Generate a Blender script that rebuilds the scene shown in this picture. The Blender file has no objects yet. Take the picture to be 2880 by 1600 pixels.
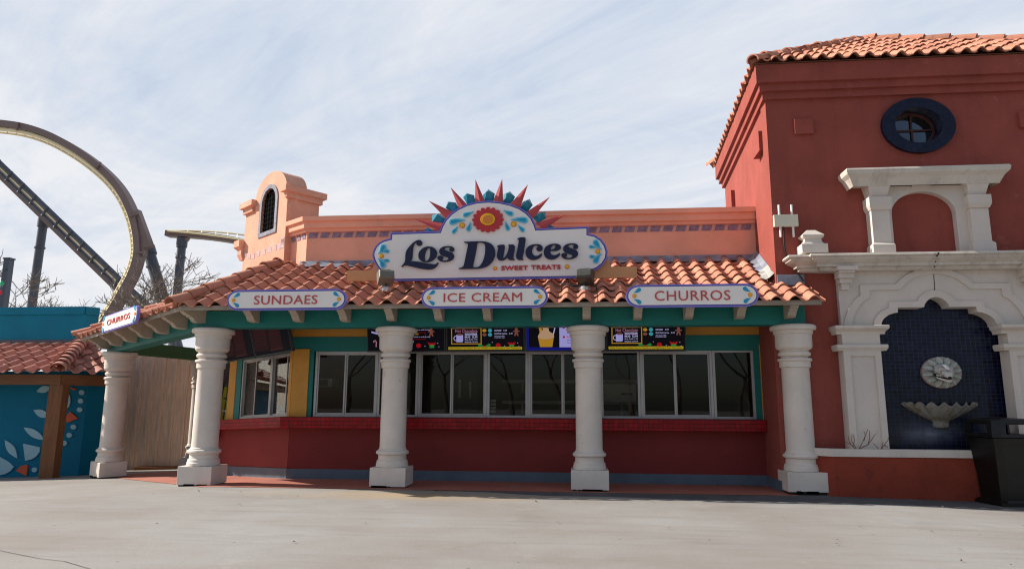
import bpy, bmesh, math, random
from mathutils import Vector, Matrix
rnd = random.Random(7)
scn = bpy.context.scene
COL = scn.collection
rad = math.radians

# ------------------------------------------------------------------ camera
YAW, PITCH, ROLL, HC = rad(5.4924), rad(9.8725), rad(.2584), 1.3
FW = Vector((-math.sin(YAW)*math.cos(PITCH), math.cos(YAW)*math.cos(PITCH), math.sin(PITCH)))
RT0 = Vector((math.cos(YAW), math.sin(YAW), 0))
UP0 = RT0.cross(FW)
RT = RT0*math.cos(ROLL) + UP0*math.sin(ROLL)
UP = -RT0*math.sin(ROLL) + UP0*math.cos(ROLL)
CO = Vector((0, 0, HC))
cam = bpy.data.cameras.new('camera')
cam.lens = 24; cam.sensor_width = 36; cam.clip_end = 3000; cam.clip_start = .05
co = bpy.data.objects.new('camera', cam)
m = Matrix((RT, UP, -FW)).transposed().to_4x4(); m.translation = CO
co.matrix_world = m
COL.objects.link(co); scn.camera = co

# measured regions of the photograph: x0, y0, size of one zoomed pixel
A = dict(a=(0,300,.3913), b=(0,800,.41933), c=(620,440,.32151), d=(1000,480,.29503), e=(1700,560,.27955),
         f=(1960,80,.44725), g=(2160,620,.57325), h=(460,800,.41941), i=(980,860,.37736), j=(1560,860,.39137),
         k=(1120,660,.108696), l=(1380,650,.108696), m=(2060,560,.20964), n=(2200,740,.2934), o=(2560,1140,.22362),
         p=(2560,960,.1956), q=(1980,100,.32154), r=(2380,680,.19569), s=(200,820,.17857), t=(670,470,.16069),
         u=(0,1040,.22362), v=(0,820,.2097), w=(1500,740,.13975), x=(960,740,.13975), z=(0,0,1.0))
def ray(k, x, y):
    x0, y0, s = A[k]
    px, py = x0+x*s, y0+y*s
    return FW + RT*((px-1440)/1920) - UP*((py-800)/1920)
def P(k, x, y, Y):                       # the point of a measured pixel on the wall plane at depth Y
    d = ray(k, x, y); return CO + d*((Y-CO.y)/d.y)
def XZ(k, x, y, Y):
    p = P(k, x, y, Y); return (p.x, p.z)
def onplane(k, x, y, p0, n):
    d = ray(k, x, y); return CO + d*((Vector(p0)-CO).dot(n)/d.dot(n))
def gz(x, y):                            # ground height: level plaza, falling off to the far left and a little to the right
    s = (x+5.6)*-.8 + (y-10.8)*.6
    return -.047*min(max(0, s), 9) - .02*min(max(0, x-3.6), 4)
def G(k, x, y):
    d = ray(k, x, y); t = -HC/d.z
    for _ in range(30):
        p = CO+d*t; t = (gz(p.x, p.y)-HC)/d.z
    return CO+d*t

# ------------------------------------------------------------------ materials
def new_mat(name):
    mt = bpy.data.materials.new(name); mt.use_nodes = True
    nt = mt.node_tree; return mt, nt, nt.nodes, nt.links, nt.nodes['Principled BSDF']
def coords(N):
    a = N.new('ShaderNodeAttribute'); a.attribute_name = 'loc'; return a.outputs['Vector']
def noise(N, L, vec, scale, detail=4, rough=.55, stretch=None):
    if stretch:
        mp = N.new('ShaderNodeMapping'); mp.inputs['Scale'].default_value = stretch; L.new(vec, mp.inputs['Vector']); vec = mp.outputs[0]
    n = N.new('ShaderNodeTexNoise'); n.inputs['Scale'].default_value = scale; n.inputs['Detail'].default_value = detail
    n.inputs['Roughness'].default_value = rough; L.new(vec, n.inputs['Vector']); return n.outputs['Fac']
def ramp(N, L, fac, lo, hi, c0, c1):
    r = N.new('ShaderNodeValToRGB'); e = r.color_ramp.elements
    e[0].position = lo; e[1].position = hi; e[0].color = (*c0, 1); e[1].color = (*c1, 1); L.new(fac, r.inputs[0]); return r.outputs[0]
def mix(N, L, fac, a, b, mode='MIX'):
    x = N.new('ShaderNodeMix'); x.data_type = 'RGBA'; x.blend_type = mode
    for s, v in ((x.inputs['Factor'], fac), (x.inputs['A'], a), (x.inputs['B'], b)):
        if hasattr(v, 'links') or isinstance(v, bpy.types.NodeSocket): L.new(v, s)
        elif isinstance(v, (int, float)): s.default_value = v
        else: s.default_value = (*v, 1)
    return x.outputs['Result']
def bump(N, L, b, h, strength, dist=.01, prev=None):
    n = N.new('ShaderNodeBump'); n.inputs['Strength'].default_value = strength; n.inputs['Distance'].default_value = dist
    L.new(h, n.inputs['Height']); L.new(n.outputs[0], b.inputs['Normal']); return n
def sc(c, k): return tuple(min(1, v*k) for v in c)

def paint(name, col, rough=.6, var=.12, scale=2.5, bs=.15, bscale=60, streak=0, dirt=None, metal=0, spec=.4):
    mt, nt, N, L, b = new_mat(name)
    v = coords(N)
    base = ramp(N, L, noise(N, L, v, scale, 6, .6), .3, .7, sc(col, 1-var), sc(col, 1+var))
    if streak:
        st = noise(N, L, v, 6, 5, .6, (1, 1, .12))
        base = mix(N, L, ramp(N, L, st, .5, .75, (0, 0, 0), (streak,)*3), base, sc(col, .55))
    if dirt:
        dn = noise(N, L, v, dirt[1], 8, .7)
        base = mix(N, L, ramp(N, L, dn, dirt[2], dirt[2]+.06, (0, 0, 0), (dirt[3],)*3), base, dirt[0])
    L.new(base, b.inputs['Base Color'])
    b.inputs['Roughness'].default_value = rough; b.inputs['Metallic'].default_value = metal
    b.inputs['Specular IOR Level'].default_value = spec
    if bs: bump(N, L, b, noise(N, L, v, bscale, 6, .65), bs)
    return mt
def wood(name, col, along=(1, 12, 12), rough=.65, var=.3, bs=.3):
    mt, nt, N, L, b = new_mat(name)
    v = coords(N)
    g = noise(N, L, v, 3.2, 7, .65, along)
    big = noise(N, L, v, 1.3, 3)
    c = ramp(N, L, g, .3, .72, sc(col, 1-var), sc(col, 1+var))
    c = mix(N, L, ramp(N, L, big, .35, .7, (0, 0, 0), (.4, .4, .4)), c, sc(col, .75))
    L.new(c, b.inputs['Base Color']); b.inputs['Roughness'].default_value = rough
    b.inputs['Specular IOR Level'].default_value = .3
    bump(N, L, b, g, bs, .008); return mt
def tiles(name, col, grout, sx, sz, gw, var=.3, rough=.2, stains=False):
    mt, nt, N, L, b = new_mat(name)
    v = coords(N)
    sp = N.new('ShaderNodeSeparateXYZ'); L.new(v, sp.inputs[0])
    ad = N.new('ShaderNodeMath'); ad.operation = 'ADD'; L.new(sp.outputs['X'], ad.inputs[0]); L.new(sp.outputs['Y'], ad.inputs[1])
    cb = N.new('ShaderNodeCombineXYZ'); L.new(ad.outputs[0], cb.inputs['X']); L.new(sp.outputs['Z'], cb.inputs['Y'])
    br = N.new('ShaderNodeTexBrick'); L.new(cb.outputs[0], br.inputs['Vector'])
    br.offset = 0; br.inputs['Scale'].default_value = 1; br.inputs['Brick Width'].default_value = sx; br.inputs['Row Height'].default_value = sz
    br.inputs['Mortar Size'].default_value = gw; br.inputs['Mortar Smooth'].default_value = .1
    br.inputs['Color1'].default_value = (*sc(col, 1-var), 1); br.inputs['Color2'].default_value = (*sc(col, 1+var), 1); br.inputs['Mortar'].default_value = (*grout, 1)
    c = br.outputs['Color']
    c = mix(N, L, ramp(N, L, noise(N, L, v, 2.2, 5), .4, .75, (0, 0, 0), (.5, .5, .5)), c, sc(col, .5))
    if stains:                            # mineral deposits left by splashing water, below the spout and along the basin's water line
        def blob(cx, cz, rx, rz):
            mp = N.new('ShaderNodeMapping'); mp.inputs['Location'].default_value = (-cx/rx, 0, -cz/rz); mp.inputs['Scale'].default_value = (1/rx, 0, 1/rz)
            L.new(v, mp.inputs[0]); gr = N.new('ShaderNodeTexGradient'); gr.gradient_type = 'QUADRATIC_SPHERE'; L.new(mp.outputs[0], gr.inputs[0]); return gr.outputs['Fac']
        for q in stains:
            f = N.new('ShaderNodeMath'); f.operation = 'MULTIPLY'; L.new(blob(*q[:4]), f.inputs[0]); f.inputs[1].default_value = q[4]
            nn = N.new('ShaderNodeMath'); nn.operation = 'MULTIPLY'; L.new(f.outputs[0], nn.inputs[0]); L.new(ramp(N, L, noise(N, L, v, 7, 5), .25, .6, (.3,)*3, (1,)*3), nn.inputs[1])
            c = mix(N, L, nn.outputs[0], c, (.22, .25, .32))
    L.new(c, b.inputs['Base Color']); b.inputs['Roughness'].default_value = rough; b.inputs['Specular IOR Level'].default_value = .22
    inv = N.new('ShaderNodeMath'); inv.operation = 'SUBTRACT'; inv.inputs[0].default_value = 1; L.new(br.outputs['Fac'], inv.inputs[1])
    bump(N, L, b, inv.outputs[0], .5, .004); return mt
def roof_tile(name, col, dark=.25):
    mt, nt, N, L, b = new_mat(name)
    v = coords(N)
    uv = N.new('ShaderNodeAttribute'); uv.attribute_name = 'tile'
    wn = N.new('ShaderNodeTexWhiteNoise'); wn.noise_dimensions = '3D'; L.new(uv.outputs['Vector'], wn.inputs[0])
    c = ramp(N, L, wn.outputs['Value'], 0, 1, sc(col, .68), sc(col, 1.25))
    c2 = mix(N, L, ramp(N, L, noise(N, L, uv.outputs['Vector'], 3.7, 2), .55, .7, (0, 0, 0), (.5,)*3), c, (col[0]*.7, col[1]*.62, col[2]*.72))
    n2 = noise(N, L, v, 9, 6, .65)
    c3 = mix(N, L, ramp(N, L, n2, .55, .75, (0, 0, 0), (dark*2,)*3), c2, (.12, .075, .06))
    L.new(c3, b.inputs['Base Color']); b.inputs['Roughness'].default_value = .75; b.inputs['Specular IOR Level'].default_value = .25
    bump(N, L, b, noise(N, L, v, 45, 5), .25, .006); return mt
def emit(name, col, k=1.0):
    mt = bpy.data.materials.new(name); mt.use_nodes = True; N = mt.node_tree.nodes; L = mt.node_tree.links
    b = N['Principled BSDF']; b.inputs['Base Color'].default_value = (0.01, 0.01, 0.01, 1); b.inputs['Roughness'].default_value = .35; b.inputs['Specular IOR Level'].default_value = .03
    b.inputs['Emission Color'].default_value = (*col, 1); b.inputs['Emission Strength'].default_value = k*.42; return mt
def glass(name, tint=.5, ior=1.5, boost=1.0):
    mt = bpy.data.materials.new(name); mt.use_nodes = True; N = mt.node_tree.nodes; L = mt.node_tree.links
    N.remove(N['Principled BSDF']); out = N['Material Output']
    tr = N.new('ShaderNodeBsdfTransparent'); tr.inputs[0].default_value = (tint, tint, tint*.97, 1)
    gl = N.new('ShaderNodeBsdfGlossy'); gl.inputs['Roughness'].default_value = .01; gl.inputs[0].default_value = (.95, .97, 1, 1)
    fr = N.new('ShaderNodeFresnel'); fr.inputs[0].default_value = ior
    mu = N.new('ShaderNodeMath'); mu.operation = 'MULTIPLY'; mu.inputs[1].default_value = boost; mu.use_clamp = True; L.new(fr.outputs[0], mu.inputs[0])
    mx = N.new('ShaderNodeMixShader'); L.new(mu.outputs[0], mx.inputs[0]); L.new(tr.outputs[0], mx.inputs[1]); L.new(gl.outputs[0], mx.inputs[2])
    L.new(mx.outputs[0], out.inputs[0]); return mt

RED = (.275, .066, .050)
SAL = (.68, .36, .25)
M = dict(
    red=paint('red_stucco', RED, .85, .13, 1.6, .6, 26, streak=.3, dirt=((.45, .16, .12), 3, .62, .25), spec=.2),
    redwall=paint('red_wall_paint', (.20, .027, .025), .75, .10, 1.5, .15, 50, dirt=((.14, .03, .03), 2.5, .6, .35), spec=.25),
    planter=paint('red_planter_stucco', (.24, .042, .024), .85, .14, 2.2, .6, 22, dirt=((.12, .03, .025), 3.5, .58, .5), spec=.2),
    salmon=paint('salmon_stucco', SAL, .85, .13, 1.8, .6, 26, streak=.2, dirt=((.70, .46, .34), 3.2, .56, .55), spec=.2),
    salmonp=paint('salmon_parapet_stucco', (.86, .41, .28), .85, .10, 1.4, .5, 26, dirt=((.60, .30, .2), 1.8, .6, .3), spec=.2),
    cream=paint('cream_column_paint', (.66, .58, .515), .55, .08, 2.2, .2, 30, streak=.16, dirt=((.30, .25, .21), 5.5, .63, .5), spec=.4),
    cast=paint('cast_stone_paint', (.60, .53, .475), .7, .07, 1.8, .2, 45, streak=.16, dirt=((.34, .28, .22), 4.5, .64, .4), spec=.3),
    stain=paint('stained_cast_stone', (.56, .50, .44), .7, .10, 1.8, .2, 45, streak=.7, dirt=((.30, .24, .19), 9, .58, .5), spec=.3),
    corbel=paint('carved_wood_beige_paint', (.40, .335, .27), .7, .12, 4, .3, 30, streak=.1, dirt=((.22, .17, .12), 6, .6, .4)),
    fascia=wood('weathered_fascia_board', (.33, .28, .225)),
    teal=wood('teal_painted_timber', (.008, .165, .145), rough=.45, var=.14, bs=.15),
    tealw=paint('teal_wall_paint', (.01, .17, .16), .6, .08, 2, .1, 40),
    green=wood('green_painted_timber', (.07, .16, .06), rough=.6, var=.2, bs=.2),
    yellow=paint('mustard_yellow_paint', (.60, .28, .045), .6, .10, 3, .12, 40, dirt=((.35, .16, .05), 5, .62, .4)),
    ceil=wood('beige_soffit_planks', (.46, .31, .2), var=.18),
    kick=paint('blue_grey_base_paint', (.09, .12, .155), .7, .14, 3, .2, 30, dirt=((.42, .42, .42), 11, .68, .7)),
    redtile=tiles('red_glazed_counter_tile', (.32, .005, .009), (.05, .005, .007), .082, .0655, .004, .22, .4),
    navytile=tiles('navy_glazed_mosaic', (.006, .009, .030), (.040, .044, .062), .0705, .0565, .0032, .55, .22,
                   stains=[(5.27, .88, .62, .24, .75), (5.25, .08, 1.3, .28, .9), (5.25, .9, 1.1, .3, .25)]),
    ringtile=tiles('navy_ring_tile', (.010, .013, .036), (.005, .006, .014), .09, .07, .004, .3, .35),
    greytile=tiles('grey_window_tile', (.22, .24, .33), (.33, .29, .27), .055, .055, .006, .25, .4),
    stripe=paint('faded_purple_stripe', (.27, .19, .26), .85, .35, 14, .2, 55),
    stripeb=paint('faded_blue_stripe', (.50, .36, .36), .85, .2, 14, .2, 55),
    stripep=paint('pale_pink_band', (.66, .36, .27), .85, .1, 5, .2, 55),
    flash=paint('weathered_zinc_flashing', (.24, .27, .33), .45, .35, 3, .2, 8, streak=.3, dirt=((.40, .42, .46), 3, .55, .6), metal=.3),
    caulk=paint('white_roof_sealant', (.34, .335, .32), .8, .35, 6, .9, 16),
    alu=paint('aluminium_window_frame', (.40, .38, .375), .4, .08, 5, .05, 40, metal=.35),
    glass=glass('window_glass', .68, 1.5, .52),
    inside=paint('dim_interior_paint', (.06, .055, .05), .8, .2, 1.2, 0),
    steel=paint('kitchen_steel', (.62, .60, .57), .5, .15, 3, 0, metal=.0),
    black=paint('black_plastic', (.012, .012, .013), .38, .2, 4, .06, 90, spec=.5),
    bin=paint('black_bin_plastic', (.006, .0055, .0055), .34, .15, 3, .1, 120, spec=.3),
    face=paint('sign_offwhite_face', (.84, .78, .73), .5, .03, 2, .03, 40),
    lilac=paint('sign_lilac_border', (.21, .18, .58), .45, .05, 3, 0),
    dblue=paint('sign_dark_blue_line', (.03, .04, .27), .45, .05, 3, 0),
    navy=paint('sign_navy_letter', (.009, .011, .045), .4, .08, 3, 0),
    crimson=paint('sign_red_letter', (.50, .035, .04), .45, .06, 3, 0),
    coral=paint('sign_coral_letter', (.52, .075, .07), .5, .06, 3, 0),
    spike=paint('sign_red_spike', (.47, .06, .065), .5, .06, 3, 0),
    gem=paint('sign_teal_gem', (.012, .21, .29), .3, .1, 3, 0),
    aqua=paint('sign_aqua_drop', (.13, .52, .70), .45, .04, 3, 0),
    aquad=paint('sign_deep_aqua', (.012, .30, .50), .45, .04, 3, 0),
    gold=paint('sign_yellow_dot', (.80, .47, .012), .45, .04, 3, 0),
    orange=paint('sign_orange_dot', (.72, .24, .03), .45, .04, 3, 0),
    plank=paint('tan_support_board', (.60, .30, .13), .6, .07, 2, .1, 40),
    roof=roof_tile('terracotta_roof_tile', (.50, .215, .138)),
    roofh=roof_tile('terracotta_hut_tile', (.46, .20, .145)),
    clay=paint('terracotta_underside', (.20, .09, .06), .9, .2, 5, .2, 30),
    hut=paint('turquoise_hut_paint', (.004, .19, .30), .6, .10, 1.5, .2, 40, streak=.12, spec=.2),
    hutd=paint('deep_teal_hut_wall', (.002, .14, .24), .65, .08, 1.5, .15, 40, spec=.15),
    petal=paint('pale_blue_panel', (.28, .46, .53), .6, .06, 4, .05, 40),
    opetal=paint('orange_panel', (.56, .08, .02), .6, .06, 4, .05, 40),
    brown=wood('stained_brown_timber', (.18, .068, .024), var=.4, rough=.55),
    brownv=wood('stained_brown_post', (.18, .068, .024), (12, 12, 1), var=.4, rough=.55),
    fence=wood('weathered_pinkish_boards', (.74, .53, .405), (9, 9, .7), var=.22),
    stone=paint('carved_grey_stone', (.48, .455, .42), .85, .25, 9, .6, 30, dirt=((.16, .13, .1), 7, .55, .7)),
    stonew=paint('carved_pale_stone', (.62, .54, .50), .85, .2, 9, .5, 30, dirt=((.2, .15, .12), 9, .58, .6)),
    stoneg=paint('carved_greenish_stone', (.46, .50, .455), .85, .2, 9, .5, 30, dirt=((.16, .15, .12), 9, .58, .6)),
    stoned=paint('carved_dark_stone', (.36, .29, .26), .9, .25, 9, .5, 30),
    basin=paint('stained_basin_stone', (.25, .235, .21), .85, .3, 6, .7, 22, streak=.6, dirt=((.14, .10, .06), 6, .5, .7)),
    track=paint('brown_coaster_spine', (.22, .15, .135), .5, .08, .3, 0),
    rail=paint('cream_yellow_rail', (.86, .74, .46), .5, .06, .3, 0),
    post=paint('dark_steel_support', (.085, .095, .12), .5, .15, .3, 0),
    bark=paint('grey_bare_bark', (.17, .13, .105), .9, .3, 3, .4, 20),
    lime=paint('lime_fibreglass', (.42, .48, .03), .5, .1, 4, 0),
    lamp=paint('olive_lamp_housing', (.15, .14, .115), .5, .12, 6, 0, metal=.2),
    lampd=paint('dark_lamp_housing', (.045, .042, .036), .5, .15, 6, 0),
    zinc=paint('galvanised_box', (.50, .50, .50), .4, .12, 12, .05, 60, metal=.6),
    ivory=paint('ivory_plastic', (.62, .58, .46), .5, .03, 4, 0),
    white=paint('white_antenna_plastic', (.72, .68, .68), .5, .03, 4, 0),
    twig=paint('dead_twig', (.22, .12, .085), .9, .3, 8, 0),
    void=paint('painted_opening_shade', (.003, .003, .004), .95, .1, 5, 0, spec=.05),
    crack=paint('dark_crack', (.025, .02, .018), .95, .2, 5, 0),
    muntin=paint('red_window_muntin', (.07, .018, .014), .6, .1, 4, 0),
    leaf=paint('dark_evergreen_leaf', (.05, .07, .03), .6, .4, 1.5, 0),
)
# ground: pale worn concrete with warm patches and long scuffs
def ground_mat():
    mt, nt, N, L, b = new_mat('worn_concrete_plaza'); v = coords(N)
    c = ramp(N, L, noise(N, L, v, .35, 7, .6), .35, .65, (.246, .222, .200), (.315, .309, .298))
    c = mix(N, L, ramp(N, L, noise(N, L, v, .8, 8, .65, (.35, 1.6, 1)), .48, .72, (0,)*3, (.5,)*3), c, (.225, .192, .165))
    c = mix(N, L, ramp(N, L, noise(N, L, v, 2.6, 9, .7, (.22, 2.4, 1)), .53, .72, (0,)*3, (.42,)*3), c, (.165, .148, .138))
    c = mix(N, L, ramp(N, L, noise(N, L, v, 1.5, 8, .7), .58, .74, (0,)*3, (.45,)*3), c, (.37, .362, .345))
    sp = N.new('ShaderNodeSeparateXYZ'); L.new(v, sp.inputs[0])
    # a sandy stain near the porch edge
    w = noise(N, L, v, .9, 6, .6)
    mp = N.new('ShaderNodeMapping'); mp.inputs['Location'].default_value = (2.2/3.2, -10.0/.7, 0); mp.inputs['Scale'].default_value = (1/3.2, 1/.7, 0); L.new(v, mp.inputs[0])
    gr = N.new('ShaderNodeTexGradient'); gr.gradient_type = 'SPHERICAL'; L.new(mp.outputs[0], gr.inputs[0])
    fm = N.new('ShaderNodeMath'); fm.operation = 'MULTIPLY'; L.new(gr.outputs['Fac'], fm.inputs[0]); L.new(ramp(N, L, w, .3, .55, (0,)*3, (1,)*3), fm.inputs[1])
    c = mix(N, L, fm.outputs[0], c, (.38, .28, .17))
    spk = N.new('ShaderNodeTexVoronoi'); spk.inputs['Scale'].default_value = 2.2; L.new(v, spk.inputs['Vector'])
    c = mix(N, L, ramp(N, L, spk.outputs['Distance'], .02, .05, (.7,)*3, (0,)*3), c, (.10, .085, .07))
    L.new(c, b.inputs['Base Color']); b.inputs['Roughness'].default_value = .8; b.inputs['Specular IOR Level'].default_value = .25
    h = noise(N, L, v, 22, 8, .7); c = mix(N, L, .35, c, ramp(N, L, noise(N, L, v, 70, 4, .7), .3, .7, (.55,)*3, (1,)*3), 'MULTIPLY'); L.new(c, b.inputs['Base Color']); bump(N, L, b, h, .35, .012); return mt
M['ground'] = ground_mat()
M['porch'] = paint('red_oxide_floor_paint', (.36, .125, .085), .7, .14, 1.5, .2, 30, dirt=((.30, .24, .21), 2.2, .6, .6))

# ------------------------------------------------------------------ mesh building
IDENT = lambda v: v
class MB:
    def __init__(s, xf=IDENT): s.v = []; s.f = []; s.t = []; s.xf = xf; s.sm = set()
    def add(s, vs, fs, tile=(0, 0, 0), smooth=False):
        o = len(s.v); s.v += [Vector(p) for p in vs]; s.t += [tile]*len(vs)
        for f in fs:
            if smooth: s.sm.add(len(s.f))
            s.f.append(tuple(i+o for i in f))
        return s
    def box(s, x0, x1, y0, y1, z0, z1):
        return s.add([(x0,y0,z0),(x1,y0,z0),(x1,y1,z0),(x0,y1,z0),(x0,y0,z1),(x1,y0,z1),(x1,y1,z1),(x0,y1,z1)],
                     [(0,3,2,1),(4,5,6,7),(0,1,5,4),(1,2,6,5),(2,3,7,6),(3,0,4,7)])
    def loft(s, rings, cap=True, closed=True, smooth=False, tile=(0,0,0)):
        n = len(rings[0]); vs = [p for r in rings for p in r]; fs = []
        for i in range(len(rings)-1):
            for j in range(n if closed else n-1):
                a, b = i*n+j, i*n+(j+1) % n; fs.append((a, b, b+n, a+n))
        o = len(s.f); s.add(vs, fs, tile, smooth)
        if cap and closed:
            q = len(s.v)-len(vs); s.f.append(tuple(q+j for j in reversed(range(n)))); s.f.append(tuple(q+(len(rings)-1)*n+j for j in range(n)))
        return s
    def lathe(s, cx, cy, prof, n=32, sx=1, sy=1, a0=0, a1=None, smooth=True):
        rings = []
        full = a1 is None
        for r, z in prof:
            k = n if full else n+1
            rings.append([(cx+sx*r*math.cos(a0+(2*math.pi if full else a1-a0)*j/n), cy+sy*r*math.sin(a0+(2*math.pi if full else a1-a0)*j/n), z) for j in range(k)])
        return s.loft(rings, cap=full, closed=full, smooth=smooth)
    def sq(s, cx, cy, prof, ry=None):
        rings = []
        for q in prof:
            h, z = q[0], q[1]; hy = h if ry is None else h+ry
            rings.append([(cx-h,cy-hy,z),(cx+h,cy-hy,z),(cx+h,cy+hy,z),(cx-h,cy+hy,z)])
        return s.loft(rings)
    def tube(s, pts, r, n=8, smooth=True, sq=None):
        pts = [Vector(p) for p in pts]; rings = []
        rs = r if isinstance(r, (list, tuple)) else [r]*len(pts)
        up = None
        for i, p in enumerate(pts):
            t = (pts[min(i+1, len(pts)-1)]-pts[max(i-1, 0)]).normalized()
            if up is None:
                up = Vector((0, 0, 1)) if abs(t.z) < .9 else Vector((0, 1, 0))
            a = t.cross(up).normalized(); up = a.cross(t).normalized()
            if sq: rings.append([p+a*(sq[0]*x)+up*(sq[1]*y) for x, y in ((-1,-1),(1,-1),(1,1),(-1,1))])
            else: rings.append([p+(a*math.cos(2*math.pi*j/n)+up*math.sin(2*math.pi*j/n))*rs[i] for j in range(n)])
        return s.loft(rings, smooth=smooth and not sq)
    def prism(s, poly, d0, d1, axis='y'):                # a convex-ish outline (u, z) extruded along an axis
        def f(u, z, d): return (u, d, z) if axis == 'y' else (d, u, z)
        a = [f(u, z, d0) for u, z in poly]; b = [f(u, z, d1) for u, z in poly]; return s.loft([a, b])
    def slab(s, loops, y0, th, bev=0):                   # outlines with holes (x, z); front face at y0, thickness th away from the viewer
        me = fill(loops, th, bev)
        vs = [(v.co.x, y0+th/2-v.co.z, v.co.y) for v in me.vertices]; fs = [tuple(p.vertices) for p in me.polygons]
        s.add(vs, fs); bpy.data.meshes.remove(me); return s
    def cornice(s, x0, x1, yw, prof, right=True):        # moulding on a wall plane with mitred returns; prof = (projection, z)
        rings = []
        for d, z in prof:
            rings.append([(x0-d, yw+.02, z), (x0-d, yw-d, z), (x1+(d if right else 0), yw-d, z), (x1+(d if right else 0), yw+.02, z)])
        return s.loft(rings)
    def build(s, name, mat, parent=None, bevel=0):
        me = bpy.data.meshes.new(name)
        me.from_pydata([s.xf(v) for v in s.v], [], s.f)
        at = me.attributes.new('loc', 'FLOAT_VECTOR', 'POINT'); at.data.foreach_set('vector', [c for v in s.v for c in v])
        if any(t != (0, 0, 0) for t in s.t):
            at = me.attributes.new('tile', 'FLOAT_VECTOR', 'POINT'); at.data.foreach_set('vector', [c for t in s.t for c in t])
        if s.sm: me.polygons.foreach_set('use_smooth', [i in s.sm for i in range(len(s.f))])
        bm = bmesh.new(); bm.from_mesh(me); bmesh.ops.recalc_face_normals(bm, faces=bm.faces)
        if bevel:
            ed = [e for e in bm.edges if len(e.link_faces) == 2 and e.calc_face_angle(0) > .6]
            bmesh.ops.bevel(bm, geom=ed, offset=bevel, segments=2, affect='EDGES', profile=.6)
        bm.to_mesh(me); bm.free()
        if s.sm: me.set_sharp_from_angle(angle=rad(28))
        me.materials.append(M[mat] if isinstance(mat, str) else mat)
        o = bpy.data.objects.new(name, me); COL.objects.link(o)
        if parent is not None:
            o.parent = parent; o.matrix_parent_inverse = world(parent).inverted()
        return o
def world(o):
    mt = Matrix.LocRotScale(o.location, o.rotation_euler, o.scale)
    return world(o.parent) @ o.matrix_parent_inverse @ mt if o.parent else mt
def fill(loops, th, bev=0):
    cu = bpy.data.curves.new('outline', 'CURVE'); cu.dimensions = '2D'; cu.fill_mode = 'BOTH'; cu.extrude = th/2
    if bev: cu.bevel_depth = bev; cu.bevel_resolution = 1; cu.extrude = max(0, th/2-bev); cu.offset = -bev
    for lp in loops:
        sp = cu.splines.new('POLY'); sp.points.add(len(lp)-1); sp.use_cyclic_u = True
        for i, (x, y) in enumerate(lp): sp.points[i].co = (x, y, 0, 1)
    o = bpy.data.objects.new('outline', cu)
    me = bpy.data.meshes.new_from_object(o); bpy.data.objects.remove(o); bpy.data.curves.remove(cu); return me
def smooth(pts, n=5):
    out = []; k = len(pts)
    for i in range(k):
        p0, p1, p2, p3 = (Vector(pts[(i+j) % k]) for j in (-1, 0, 1, 2))
        for q in range(n):
            t = q/n
            out.append(tuple(.5*((2*p1)+(p2-p0)*t+(2*p0-5*p1+4*p2-p3)*t*t+(3*p1-p0-3*p2+p3)*t**3)))
    return out
def open_smooth(pts, n=6):
    pts = [Vector(p) for p in pts]; q = [2*pts[0]-pts[1]]+pts+[2*pts[-1]-pts[-2]]; out = []
    for i in range(1, len(q)-2):
        p0, p1, p2, p3 = q[i-1:i+3]
        for j in range(n):
            t = j/n; out.append(.5*((2*p1)+(p2-p0)*t+(2*p0-5*p1+4*p2-p3)*t*t+(3*p1-p0-3*p2+p3)*t**3))
    out.append(pts[-1]); return out
def inset(poly, d):
    n = len(poly); ar = sum(poly[i][0]*poly[(i+1) % n][1]-poly[(i+1) % n][0]*poly[i][1] for i in range(n)); sg = 1 if ar > 0 else -1
    out = []
    for i in range(n):
        p, a, b = Vector(poly[i]), Vector(poly[i-1]), Vector(poly[(i+1) % n])
        e1, e2 = (p-a), (b-p)
        if e1.length < 1e-7 or e2.length < 1e-7: out.append(tuple(p)); continue
        e1.normalize(); e2.normalize()
        n1 = Vector((-e1.y, e1.x))*sg; n2 = Vector((-e2.y, e2.x))*sg; mm = n1+n2
        if mm.length < 1e-4: out.append(tuple(p+n1*d)); continue
        mm.normalize(); out.append(tuple(p+mm*(d/max(.5, mm.dot(n1)))))
    return out
def disc(cx, cz, rx, rz=None, n=28):
    rz = rx if rz is None else rz
    return [(cx+rx*math.cos(2*math.pi*i/n), cz+rz*math.sin(2*math.pi*i/n)) for i in range(n)]
def drop(tip, c, r, bend=0):
    t, c = Vector(tip), Vector(c); d = (c-t); L = d.length; d.normalize(); nn = Vector((-d.y, d.x)); pts = [tuple(t)]
    pts += [tuple(t+d*L*.35+nn*(r*.42+bend*r)), tuple(t+d*L*.7+nn*(r*.86+bend*r*.6))]
    for i in range(9):
        a = math.pi/2-math.pi*i/8; pts.append(tuple(c+d*(r*math.cos(a))+nn*(r*math.sin(a))))
    pts += [tuple(t+d*L*.7-nn*(r*.86-bend*r*.6)), tuple(t+d*L*.35-nn*(r*.42-bend*r))]
    return pts
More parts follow.
